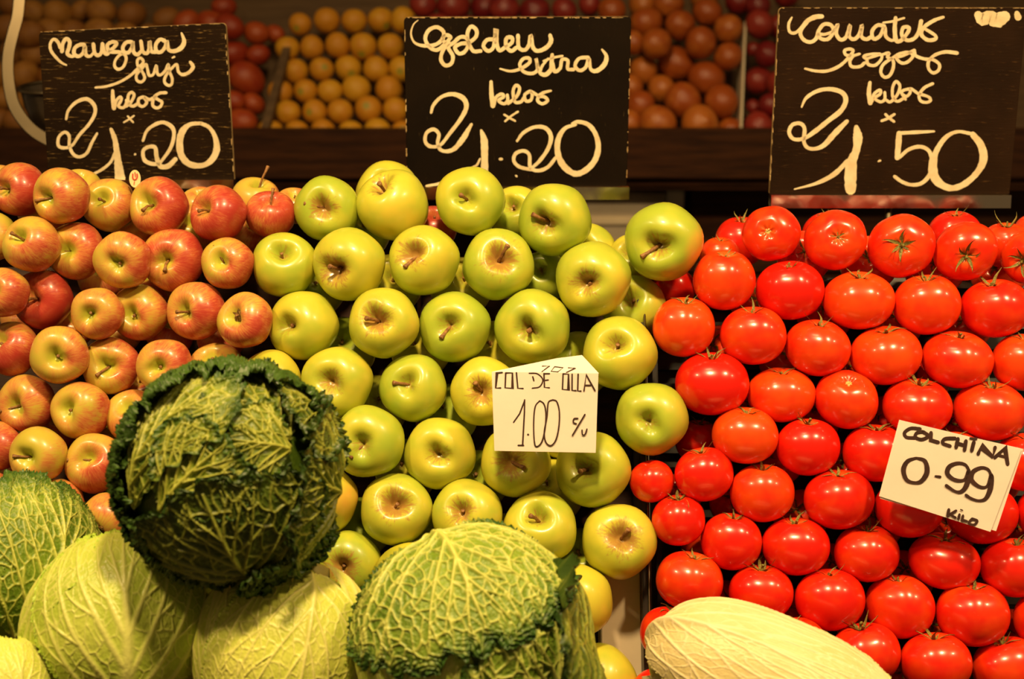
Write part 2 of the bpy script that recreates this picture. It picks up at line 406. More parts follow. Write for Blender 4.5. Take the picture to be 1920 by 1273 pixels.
# ------------------------------------------------------------------ fruit lists: px, py, rx, ry, (dimple), (stem tip) , red, hue, russet, back
G = [
 [(613,390,61,64,(606,390),(571,382),.1,.35,.8),(740,387,68,70,(716,350),(712,346),.35,.75,.7),(883,380,67,67,(875,373),(864,366),.0,.5,.1),(1040,410,72,68,(1026,417),(999,402),.0,.45,.6),(1243,455,77,74,(1236,460),(1204,481),.9,.35,.5)],
 [(532,498,60,64,(530,478),None,.1,.45,.3),(655,497,71,70,(632,505),(619,500),.1,.7,.9),(798,488,69,69,(778,478),(760,501),.2,.6,.9),(932,497,70,68,(936,487),(952,460),.1,.5,1.0),(1115,523,74,73,(1103,529),None,.6,.55,.7)],
 [(572,611,68,67,(545,610),None,.2,.6,.4),(718,607,67,69,(708,600),(687,597),.3,.6,.9),(856,613,70,69,(844,609),(828,634),.1,.3,.4),(1003,612,74,72,(992,617),(993,620),.1,.4,.4),(1165,663,73,72,(1155,650),None,.2,.7,.4)],
 [(506,716,62,60,(478,690),None,.2,.8,.3),(635,715,70,66,(622,716),(577,724),.2,.6,.6),(777,725,66,66,(766,720),(738,718),.1,.4,.3),(908,737,66,69,(904,735),(891,718),.3,.8,.8),(1222,787,71,70,(1217,790),(1214,838),.4,.35,.3)],
 [(690,830,69,71,(681,832),(658,858),.0,.4,.4),(828,848,69,70,(822,852),(766,848),.3,.7,.5),(965,867,69,67,(958,866),(982,877),.2,.7,.9),(1110,882,73,73,(1096,880),(1088,884),.1,.5,.4)],
 [(610,935,64,67,(590,950),None,.9,.8,.3),(741,957,68,71,(741,947),None,.3,.5,1.0),(875,968,70,67,(867,962),None,.5,.6,.7),(1017,990,73,69,(1008,972),(995,968),.1,.6,.3),(1160,1018,71,75,(1164,1010),(1178,993),.5,.7,1.0)],
 [(652,1060,65,64,(644,1064),None,.3,.3,1.0),(768,1080,66,63,(755,1100),None,.5,.9,.3),(1082,1126,70,73,(1060,1140),None,.4,.9,.4)],
 [(1128,1280,73,72,(1100,1264),None,.5,.8,.9)]]
GB = [(728,364,62,62,.5,.8),(968,402,52,54,.2,.6),(1100,478,60,60,.2,.6),(1188,487,46,50,.1,.9),(1192,578,62,62,.6,.3),(1022,520,50,50,.2,.3)]
U = [
 [(38,357,50,53,(14,355),(5,354),.75,.5),(117,370,54,55,(92,372),(69,378),.45,.4),(205,385,48,55,(192,375),(188,374),.3,.3),(300,390,61,55,(279,382),(269,395),.6,.5),(410,402,56,54,(386,392),(373,396),.7,.5),(508,404,46,51,(507,381),(512,354),.85,.6)],
 [(-16,446,44,55,(-30,440),None,.05,.2),(60,460,53,55,(40,447),(24,438),.35,.4),(145,472,55,57,(127,470),(93,470),.45,.8),(232,488,50,60,(221,494),None,.45,.6),(326,488,60,61,(311,488),(310,508),.65,.6),(428,496,50,51,(416,491),(402,461),.4,.2)],
 [(8,550,44,52,(-10,545),None,.5,.7),(82,563,58,57,(66,559),(54,561),.85,.5),(182,587,48,53,(169,590),None,.4,.6),(263,588,54,55,(249,590),None,.35,.3),(369,585,56,57,(349,585),(333,585),.55,.5),(460,603,52,58,(441,594),None,.5,.7)],
 [(22,654,50,56,(1,641),None,.6,.3),(112,667,54,59,(106,670),None,.3,.4),(209,688,54,58,(203,687),(182,704),.45,.3),(310,688,51,56,(298,688),None,.45,.7),(405,695,54,55,(395,672),None,.4,.7)],
 [(50,758,57,55,(31,762),(2,771),.5,.6),(151,770,54,57,(130,768),None,.35,.4),(250,782,52,54,(240,765),None,.45,.8)],
 [(-6,838,44,52,(-25,835),None,.6,.7),(73,855,55,54,(54,857),(27,854),.15,.2),(178,868,57,58,(166,859),(129,862),.5,.8)],
 [(-20,930,46,50,(-35,930),None,.5,.5),(115,945,48,50,(90,950),None,.5,.9),(203,975,56,54,(185,1000),None,.55,.6)]]
UB = [(150,354,40,40,.1,.5),(376,386,38,38,.5,.9),(480,376,46,48,.12,.5),(551,386,37,37,.5,.8),(2,352,44,44,.5,.6),(815,428,44,44,.95,.5)]
T = [
 [(1446,438,55,57,(1439,433),.5),(1566,450,60,60,(1573,443),.5),(1690,461,63,61,(1691,460),.5),(1810,471,60,61,(1813,482),.5),(1932,482,54,52,(1916,490),.6)],
 [(1358,525,60,57,(1363,470),.6),(1481,544,63,56,(1480,489),.15),(1610,563,66,54,(1614,507),.7),(1738,571,62,57,(1736,514),.6),(1866,578,64,55,(1860,528),.35)],
 [(1282,613,60,58,(1288,552),.7),(1412,629,62,55,(1410,577),.5),(1533,652,62,53,(1539,598),.5),(1661,666,67,55,(1659,608),.6),(1795,674,66,53,(1800,622),.5),(1918,679,58,54,(1924,628),.7)],
 [(1335,719,69,59,(1335,660),.05),(1465,740,63,51,(1468,690),.7),(1587,749,60,53,(1592,714),.5),(1720,762,66,52,(1727,711),.4),(1856,770,66,55,(1862,714),.55)],
 [(1397,816,62,53,(1402,765),.8),(1515,838,60,54,(1517,785),.15),(1641,849,60,54,(1645,792),.3),(1788,862,62,53,(1790,812),.4),(1925,866,62,55,(1925,815),.4)],
 [(1222,902,42,43,(1214,866),.35),(1320,889,56,51,(1312,838),.3),(1429,924,60,55,(1429,872),.55),(1573,936,65,56,(1571,879),.3),(1704,953,64,54,(1700,903),.1),(1842,964,66,55,(1840,912),.15),(1968,965,60,54,(1968,915),.3)],
 [(1272,975,51,48,(1270,926),.25),(1371,1015,57,54,(1377,963),.3),(1492,1024,63,54,(1490,969),.25),(1625,1037,62,53,(1626,983),.4),(1770,1052,66,51,(1776,1003),.3),(1903,1064,64,55,(1905,1012),.3)],
 [(1293,1089,65,55,(1305,1040),.55),(1427,1110,60,51,(1429,1058),.3),(1556,1124,65,58,(1556,1068),.3),(1687,1137,65,60,(1684,1080),.45),(1824,1151,69,60,(1827,1096),.45),(1962,1162,60,56,(1962,1110),.4)],
 [(1254,1188,54,52,(1261,1146),.4),(1378,1200,58,54,(1378,1150),.4),(1494,1212,58,55,(1485,1160),.4),(1622,1225,66,57,(1613,1176),.35),(1755,1243,66,57,(1752,1190),.4),(1890,1252,66,57,(1877,1204),.4)],
 [(1236,1300,52,48,(1236,1255),.4)]]
TB = [(1389,453,50,50,.2),(1350,480,38,42,.7),(1552,442,48,50,.4),(1790,441,49,49,.3),(1886,460,46,48,.6),(1940,438,40,40,.5),(1262,540,42,42,.1),(1310,828,44,46,.05)]
items = []
def add(kind, row, col, n, cx, cy, rx, ry, dim, tip, par, off=0.0, lab=None, scale=1.0):
    z = zslope(cy) + off
    items.append(dict(kind=kind, row=row, col=col, n=n, cx=cx, cy=cy, rx=rx, ry=ry, dim=dim, tip=tip, par=par, z=z, off=off, lab=lab, r=(rx + ry) / 2))
for ri, row in enumerate(G):
    for ci, t in enumerate(row): add('golden', ri, ci, len(row), *t[:4], t[4], t[5], (t[6], t[7], t[8]))
for ri, row in enumerate(U):
    for ci, t in enumerate(row): add('fuji', ri, ci, len(row), *t[:4], t[4], t[5], (t[6], t[7], 0))
for ri, row in enumerate(T):
    for ci, t in enumerate(row): add('tomato', ri, ci, len(row), *t[:4], t[4], None, (t[5], rnd.random(), 0))
NFRONT = len(items)
GBL = ['yellow-green apple peeping over the second top apple by the middle sign', 'green apple squeezed behind the third and fourth top green apples', 'green apple behind the gap under the fourth top green apple', 'yellow apple showing behind the large top green apple beside the tomatoes', 'shaded olive apple under the large top green apple beside the tomatoes', 'shaded apple deep below the fourth top green apple']
for t, l in zip(GB, GBL): add('golden', 90, 0, 1, *t[:4], (t[0] - 8, t[1] - 14), None, (t[4], t[5], .4), .06, l)
UBL = ['yellow apple behind the second top striped apple', 'orange apple under the steel strip of the first sign', 'pale green apple with long upright stem beside the first sign', 'small orange apple showing beside the first top green apple', 'orange apple behind the first top striped apple', 'red apple glimpsed between the second and third top green apples']
for i, (t, l) in enumerate(zip(UB, UBL)): add('fuji', 90, 0, 1, *t[:4], (t[0] + 7, t[1] - 34) if i == 2 else (t[0], t[1] - 20), (502, 313) if i == 2 else None, (t[4], t[5], 0), .06, l)
TBL = ['tomato tucked behind the first top tomato that bears a pale scar', 'orange tomato behind the topmost tomato of the second row', 'tomato whose crown shows behind the second top tomato', 'tomato behind the top tomato with the star-shaped calyx', 'tomato between the star calyx tomato and the last top tomato', 'tomato in the upper corner behind the last top tomato', 'tomato in shade under the large top green apple', 'dark red tomato in shade beside the long-stemmed green apple']
for t, l in zip(TB, TBL): add('tomato', 90, 0, 1, *t[:4], (t[0] + 3, t[1] - t[3]), None, (t[4], .5, 0), .055, l)
# second layer, in the hollows between the front fruit
ORD = 'first second third fourth fifth sixth seventh eighth ninth tenth eleventh twelfth'.split()
def visible(cx, cy, r, fr):
    n = 0
    for k in range(90):
        q = r * math.sqrt((k + .5) / 90); a = k * 2.4
        x, y = cx + q * math.cos(a), cy + q * math.sin(a)
        if 0 < x < 1920 and 0 < y < 1273 and all(((x - i['cx']) / i['rx']) ** 2 + ((y - i['cy']) / i['ry']) ** 2 > .97 for i in fr): n += 1
    return n / 90
front = items[:NFRONT]; known = list(items)
for kind, rows, nm in (('golden', G, 'green apple'), ('fuji', U, 'striped apple'), ('tomato', T, 'tomato')):
    for ri in range(len(rows) - 1):
        for ci in range(len(rows[ri]) - 1):
            p, q = rows[ri][ci], rows[ri][ci + 1]
            if q[0] - p[0] > 175 and kind != 'golden': continue
            cx = (p[0] + q[0]) / 2 + 2; cy = (p[1] + q[1]) / 2 + .30 * (p[3] + q[3]) + 4
            r = (p[2] + q[2] + p[3] + q[3]) / 4 * .90
            if any(math.hypot(cx - i['cx'], cy - i['cy']) < r * .9 for i in known[NFRONT:]): continue
            if visible(cx, cy, r, front) < .05: continue
            lab = f'shaded {nm} deep behind the gap between {ORD[ci]} and {ORD[ci+1]} of {"row" if 1 else ""} {ORD[ri]}'
            lab = f'shaded {nm} in the gap between {ORD[ci]} and {ORD[ci+1]} of row {ORD[ri]}'
            add(kind, 91, 0, 1, cx, cy, r, r * .93, (cx + rnd.uniform(-20, 10), cy - 15), None, (rnd.uniform(.2, .7), rnd.random(), .3), .062, lab)
            known.append(items[-1])
# settle: push touching fruit apart along the line of sight until they only just touch
for it in range(60):
    for a in range(len(items)):
        A = items[a]
        for b in range(a + 1, len(items)):
            B = items[b]
            if abs(A['cx'] - B['cx']) > 165 or abs(A['cy'] - B['cy']) > 165: continue
            s = (A['z'] + B['z']) / 2 / F
            lat = math.hypot(A['cx'] - B['cx'], A['cy'] - B['cy']) * s
            need2 = ((A['r'] + B['r']) * s * .965) ** 2 - lat * lat
            if need2 <= 0: continue
            need = math.sqrt(need2); d = B['z'] - A['z']
            if abs(d) >= need: continue
            push = (need - abs(d)) * .25; sg = 1 if d > 0 else -1
            if d == 0: sg = 1 if B['cy'] < A['cy'] else -1
            wa, wb = (1, 1) if (A['off'] > 0) == (B['off'] > 0) else ((0.2, 1.8) if B['off'] > 0 else (1.8, .2))
            B['z'] += sg * push * wb; A['z'] -= sg * push * wa
    for A in items:
        z0 = zslope(A['cy']) + A['off']
        A['z'] += (z0 - A['z']) * .04
        A['z'] = min(max(A['z'], z0 - .022), z0 + .03)
def look(i):
    r, h, k = i['par'][0], i['par'][1], i['kind']
    st = ', long stem,' if i['tip'] and math.hypot(i['tip'][0] - i['dim'][0], i['tip'][1] - i['dim'][1]) > 22 else ''
    if k == 'golden':
        c = 'yellow apple' if h > .65 else ('yellow-green apple' if h > .45 else 'green apple')
        if i['par'][2] > .75: c = 'russet-eyed ' + c
    elif k == 'fuji': c = 'deep red apple' if r > .7 else ('red-striped apple' if r > .48 else ('orange and yellow apple' if r > .25 else 'yellow-green apple'))
    else: c = 'orange-red tomato' if r > .5 else ('red tomato' if r > .2 else 'deep red tomato')
    return c + (' with long stem' if st else '')
LABX = {('golden',0,4):'large yellow-green apple with long stem alone between the apples and tomatoes', ('tomato',5,0):'small wrinkled tomato beside the divider and the green apples',
 ('tomato',0,0):'top row tomato with bare pale stem scar and no leaves', ('tomato',0,3):'top row tomato with star-shaped green calyx facing forward',
 ('tomato',3,0):'deep red tomato with upright pale stem, first of fourth row', ('fuji',2,5):'orange apple with brown corky scar around its stem hollow',
 ('fuji',6,2):'red apple with torn brown scar beside the savoy cabbage', ('fuji',0,5):'red apple with upright stem, last of the top striped row',
 ('golden',3,3):'yellow apple half covered by the left edge of the folded price note', ('tomato',3,2):'tomato with small bare scar, third in fourth tomato row'}
GRP = {'golden': 'green apples in the middle heap', 'fuji': 'striped apples in the heap below the first sign', 'tomato': 'tomatoes in the sloping heap'}
SEC = {'golden': 'green heap', 'fuji': 'striped heap', 'tomato': 'tomato heap'}
NAME = {'golden': 'green_apple', 'fuji': 'striped_apple', 'tomato': 'tomato'}
def stem_mesh(base, tip, r0=.078):
    b, t = Vector(base), Vector(tip); mid = Vector((t.x * .32, t.y * .32, b.z + .58 * (t.z - b.z)))
    pts = [b, b * .6 + mid * .4, mid, mid * .45 + t * .55, t, t + (t - mid).normalized() * .015]
    V, Fc = tube(pts, [r0 * .8, r0 * .6, r0 * .55, r0 * .65, r0 * .95, r0 * .6], 8)
    me = mesh_np('stem', V, Fc); me.materials.append(M['stem']); return me
NUB = [stem_mesh((0, 0, .34), (.07 * math.cos(k), .07 * math.sin(k), .60), .065) for k in range(3)]
for n_, i in enumerate(items):
    k = i['kind']; z = i['z']; s = z / F
    bs = basis(i['cx'], i['cy'])
    rpx = i['r'] if k != 'tomato' else i['rx']
    dv = ((i['dim'][0] - i['cx']) / rpx, -(i['dim'][1] - i['cy']) / rpx)
    q = .62 if k != 'tomato' else .80
    ax = Vector((dv[0] / q, dv[1] / q)); lim = .86 if k != 'tomato' else .95
    if ax.length > lim: ax = ax * (lim / ax.length)
    ax = Vector((ax.x, ax.y, math.sqrt(1 - ax.length_squared)))
    axw = bs @ ax
    # frame with +Z along the stem axis; +X leans to the viewer's right and down, where blush shows
    xr = bs @ Vector((math.cos(.6 + rnd.uniform(-.7, .7)), -math.sin(.5 + rnd.uniform(-.6, .6)), 0))
    xr = (xr - axw * xr.dot(axw)).normalized()
    R3 = Matrix((xr, axw.cross(xr), axw)).transposed()
    o = bpy.data.objects.new(NAME[k], FM[k][rnd.randrange(6)]); C.objects.link(o)
    rad = rpx * s
    sc = Vector((rad, rad, rad))
    if k == 'tomato':
        tilt = math.hypot(ax.x, ax.y)
        sc.z = rad * (min(1.1, max(.85, (i['ry'] / i['rx']) / .86)) if tilt > .7 else 1)
        sc.y = rad * rnd.uniform(.96, 1.0)
    else:
        f = i['ry'] / i['rx']
        sc = Vector((rad, rad, rad * rnd.uniform(.95, 1.03)))
    o.matrix_world = Matrix.Translation(W(i['cx'], i['cy'], z)) @ R3.to_4x4() @ Matrix.Diagonal((*sc, 1))
    o.color = (*i['par'], 1)
    lab = i['lab'] or LABX.get((k, i['row'], i['col'])) if i['row'] < 90 or i['lab'] else None
    if not lab: lab = f"{look(i)}, {ORD[i['col']]} from left in {ORD[i['row']]} row of {SEC[k]}"
    tag(o, lab, 'apple' if k != 'tomato' else 'tomato', GRP[k])
    if k != 'tomato':
        if i['tip']:
            tx, ty = (i['tip'][0] - i['cx']) / rpx, -(i['tip'][1] - i['cy']) / rpx
            rr_ = max(.93, math.hypot(tx, ty) + .02)
            lv = R3.transposed() @ (bs @ Vector((tx, ty, math.sqrt(max(rr_ * rr_ - tx * tx - ty * ty, .0)))))
            st = link('stem', stem_mesh((0, 0, .34), lv), o)
        else:
            st = link('stem', NUB[n_ % 3], o)
    else:
        if (i['row'], i['col']) in ((0, 0), (3, 2)):
            V, Fc = tube([(0, 0, .56), (0, 0, .64), (0, 0, .67), (0, 0, .655)], [.13, .125, .10, .05], 12)
            st = link('stem_scar', mesh_np('stem_scar', V, Fc), o, M['scar'])
        elif (i['row'], i['col']) in ((5, 0),): pass
        else:
            me = CAL[n_ % 8]
            st = link('calyx', me, o); sz = .55 if (i['row'], i['col']) == (0, 1) else (1.25 if i['row'] == 0 else rnd.uniform(.85, 1.35))
            st.location = (0, 0, .615); st.scale = (sz, sz, sz); st.rotation_euler = (0, 0, rnd.uniform(0, 6))
    if k == 'fuji' and (i['row'], i['col']) in ((2, 5), (6, 2)):
        # corky patch: irregular disc draped just above the skin beside the hollow
        R = random.Random(3); V = []; Fc = []; cc = (0.0, .10) if i['row'] == 2 else (-.10, .42)
        src = o.data; kd = kdtree.KDTree(len(src.vertices))
        for vi, v in enumerate(src.vertices): kd.insert(Vector((v.co.x, v.co.y, 0 if v.co.z > 0 else 5)), vi)
        kd.balance()
        rad_ = [R.uniform(.15, .27) for _ in range(18)]
        for ring in range(4):
            for q_ in range(18):
                rr_ = rad_[q_] * ring / 3
                x_, y_ = cc[0] + rr_ * math.cos(q_ / 18 * 6.283), cc[1] + rr_ * math.sin(q_ / 18 * 6.283)
                near = kd.find_n(Vector((x_, y_, 0)), 4); ws = [1 / (d + .02) for _, _, d in near]
                zz = sum(src.vertices[ix].co.z * w_ for (_, ix, _), w_ in zip(near, ws)) / sum(ws)
                V.append((x_, y_, zz + .035 + R.uniform(0, .03) - (.05 if ring == 3 else 0)))
        for ring in range(3):
            for q_ in range(18): Fc.append((ring * 18 + q_, ring * 18 + (q_ + 1) % 18, (ring + 1) * 18 + (q_ + 1) % 18, (ring + 1) * 18 + q_))
        p_ = link('corky_scar', mesh_np('corky_scar', V, Fc), o, M['blemish']); p_['label'] = 'brown corky scar'
# ------------------------------------------------------------------ shelf fruit behind
SM_ = {'lemon': small('ball', 'lemon', 'citrus_fruit'), 'onion': small('onion', 'onion', 'onion'), 'redonion': small('onion', 'redonion', 'red_onion'),
       'shelftomato': small('ball', 'shelftomato', 'red_fruit'), 'brown': small('ball', 'brownfruit', 'tan_fruit')}
CIT = [[(563,46,22),(613,39,25),(664,40,24),(714,38,25),(756,38,25)],
 [(539,91,23),(585,89,23),(633,85,24),(681,87,26),(732,87,25)],
 [(555,134,24),(603,130,23),(653,129,26),(705,130,25),(753,130,25)],
 [(526,173,24),(573,171,23),(619,172,24),(668,167,27),(729,168,26)],
 [(540,211,24),(590,210,24),(638,210,25),(691,205,26),(742,207,25)],
 [(507,248,25),(557,249,24),(606,248,25),(658,249,24),(708,247,26),(757,249,24)]]
ONI = [[(1205,8,28),(1253,8,30),(1320,-8,28)],[(1147,20,27),(1212,43,31),(1275,47,29),(1326,24,28),(1365,54,29)],
 [(1187,80,24),(1230,82,30),(1314,80,31),(1365,106,28)],[(1207,132,28),(1268,120,35),(1324,148,35)],
 [(1183,163,24),(1240,167,27),(1280,190,36),(1352,191,34)],[(1200,196,28),(1178,232,28),(1233,232,36),(1312,232,36),(1370,246,26)]]
RED = [[(1385,4,26),(1421,10,25),(1475,-10,26)],[(1424,46,28),(1462,50,24)],[(1439,102,25),(1412,92,14)],[(1422,152,28),(1462,158,26)],[(1446,198,25),(1412,200,14)],[(1422,236,28),(1465,242,24)]]
DRK = [[(793,10,26),(850,12,33),(908,13,28),(945,16,30),(1002,22,30),(1058,20,25),(1105,8,22)],[(820,52,28),(880,56,28),(940,60,28),(1000,62,28),(1060,60,28),(1115,58,26)]]
STO = [[(430,50,26),(481,62,23),(516,64,18)],[(440,100,26),(484,103,21)],[(462,148,34)],[(438,190,22),(475,195,21)],[(452,230,29),(396,225,27)],[(350,42,24),(395,44,26),(420,14,22)],[(380,95,26),(370,150,26),(392,180,24)]]
TAN = [[(20,10,22),(63,23,24),(109,26,28),(152,20,20),(190,22,26),(247,28,26),(313,36,24)],[(16,54,29),(56,64,28),(92,58,26),(140,62,26),(186,60,28),(235,66,26),(285,70,26)],[(30,98,26),(65,102,25),(110,108,25)],
 [(-5,140,24),(46,140,27),(92,144,23)],[(10,184,25),(55,188,25),(100,190,25)],[(-2,226,25),(36,228,28),(84,226,26)]]
BL = (('lemon', CIT, 'citrus_fruit', 'orange-yellow citrus fruit', 'fruit', 'citrus fruit on the back shelf'), ('onion', ONI, 'onion', 'brown-skinned onion', 'onion', 'brown onions on the back shelf'),
      ('redonion', RED, 'red_onion', 'dark red onion', 'onion', 'red onions on the back shelf'), ('redonion', DRK, 'red_onion', 'dim dark red onion', 'onion', 'dark red onions above the middle sign'),
      ('shelftomato', STO, 'red_fruit', 'dim orange-red fruit', 'fruit', 'red fruit behind the first sign'), ('brown', TAN, 'tan_fruit', 'dim tan fruit', 'fruit', 'tan fruit behind the first sign'))
SECN = ('citrus', 'brown onions', 'red onions by the white edge', 'dark onions over middle sign', 'red shelf fruit', 'tan shelf fruit')
bit = []
for si, (k, rows, nm, desc, cat, grp) in enumerate(BL):
    for ri, row in enumerate(rows):
        for ci, (cx, cy, r) in enumerate(row):
            zz = zback(cy)
            bit.append([k, cx, cy, r, zz, nm, f'{desc}, {ORD[ci]} along in {ORD[ri]} row of {SECN[si]}', cat, grp, si])
for it in range(40):
    for a in range(len(bit)):
        for b in range(a + 1, len(bit)):
            A, B = bit[a], bit[b]
            if abs(A[1] - B[1]) > 75 or abs(A[2] - B[2]) > 75: continue
            s = A[4] / F; lat = math.hypot(A[1] - B[1], A[2] - B[2]) * s
            n2 = ((A[3] + B[3]) * s * .95) ** 2 - lat * lat
            if n2 > 0:
                need = math.sqrt(n2); d = B[4] - A[4]
                if abs(d) < need:
                    sg = 1 if (d > 0 or (d == 0 and B[2] < A[2])) else -1
                    p = (need - abs(d)) * .25; B[4] += sg * p; A[4] -= sg * p
    for A in bit: A[4] = min(max(A[4], zback(A[2]) - .04), zback(A[2]) + .035)
for (k, cx, cy, r, zz, nm, lab, cat, grp, si) in bit:
    o = bpy.data.objects.new(nm, SM_[k][rnd.randrange(3)]); C.objects.link(o)
    bs = basis(cx, cy); ax = Vector((rnd.uniform(-.5, .5), rnd.uniform(-.7, .3), .8)).normalized()
    if k != 'lemon': ax = Vector((rnd.uniform(-.8, .8), rnd.uniform(-.8, .8), .5)).normalized()
    axw = bs @ ax; xr = (RIGHT - axw * RIGHT.dot(axw)).normalized()
    rad = r * zz / F; e = (1, 1, 1) if k == 'lemon' else (1.12, .95, .96) if k in ('shelftomato', 'brown') else (1, 1, .96)
    o.matrix_world = Matrix.Translation(W(cx, cy, zz)) @ Matrix((xr, axw.cross(xr), axw)).transposed().to_4x4() @ Matrix.Diagonal((rad * e[0], rad * e[1], rad * e[2], 1))
    o.color = (rnd.random(), 1 if rnd.random() < .4 else 0, 0, 1)
    tag(o, lab, cat, grp)
# ------------------------------------------------------------------ lettering
def catmull(P, n=6):
    P = [np.array(p, float) for p in P]
    if len(P) == 2: return [P[0] + (P[1] - P[0]) * k / n for k in range(n + 1)]
    Q = [2 * P[0] - P[1]] + P + [2 * P[-1] - P[-2]]; out = []
    for i in range(1, len(Q) - 2):
        a, b, c, d = Q[i - 1:i + 3]
        for k in range(n):
            t = k / n
            out.append(.5 * (2 * b + (c - a) * t + (2 * a - 5 * b + 4 * c - d) * t * t + (3 * b - 3 * c + d - a) * t ** 3))
    out.append(P[-1]); return out
def stroke_geo(V, Fc, pts, width, org, sc, proj, lift, linear=False, th=.0005, jit=0):
    P = []
    for i, p in enumerate(pts):
        w_ = p[2] if len(p) > 2 else width
        P.append((org[0] + p[0] * sc, org[1] + p[1] * sc, w_ * sc / 2))
    P = (P if linear else catmull(P))
    P = [np.array(p) for p in P]; n = len(P); b = len(V)
    for i, p in enumerate(P):
        t = P[min(i + 1, n - 1)][:2] - P[max(i - 1, 0)][:2]; L = np.hypot(*t) or 1; t = t / L
        nn = np.array((-t[1], t[0]))
        if linear and 0 < i < n - 1:
            t1 = (p - P[i - 1])[:2]; t1 = t1 / (np.hypot(*t1) or 1); cosv = max(.45, abs(np.dot(np.array((-t1[1], t1[0])), nn))); wv = p[2] / cosv
        else: wv = p[2] * (1 + (rnd.uniform(-jit, jit)))
        for sd_ in (-1, 1): V.append(proj(*(p[:2] + nn * wv * sd_), lift + th))
        for sd_ in (-1, 1): V.append(proj(*(p[:2] + nn * (wv + .25) * sd_), lift))
    for i in range(n - 1):
        a = b + 4 * i; c = a + 4
        Fc += [(a, a + 1, c + 1, c), (a + 2, a, c, c + 2), (a + 1, a + 3, c + 3, c + 1)]
    for i in (0, n - 1):                                  # rounded ends
        p = P[i]; c0 = len(V)
        V.append(proj(p[0], p[1], lift + th * 1.1))
        for k in range(10):
            a = k / 10 * 2 * PI; V.append(proj(p[0] + p[2] * math.cos(a), p[1] + p[2] * math.sin(a), lift + th * .9))
        for k in range(10): Fc.append((c0, c0 + 1 + k, c0 + 1 + (k + 1) % 10))
def lettering(name, groups, proj_local, parent, mat, lift, th=.0005, jit=.08, label=None):
    V, Fc = [], []
    for kk, g in enumerate(groups):
        org, sc, width, lin, strokes = g
        for q, s in enumerate(strokes): stroke_geo(V, Fc, s, width, org, sc, proj_local, lift + (q % 3) * .00004, lin, th, jit)
    o = link(name, mesh_np(name, V, Fc, False), parent, mat)
    if label: o['label'] = label
    return o
def plane_proj(empty_, org, nrm):
    inv = empty_.matrix_world.inverted()
    def f(px, py, lift):
        d = W(px, py, 1) - CAM
        t = (org - CAM).dot(nrm) / d.dot(nrm)
        return tuple(inv @ (CAM + d * t + nrm * lift))
    return f
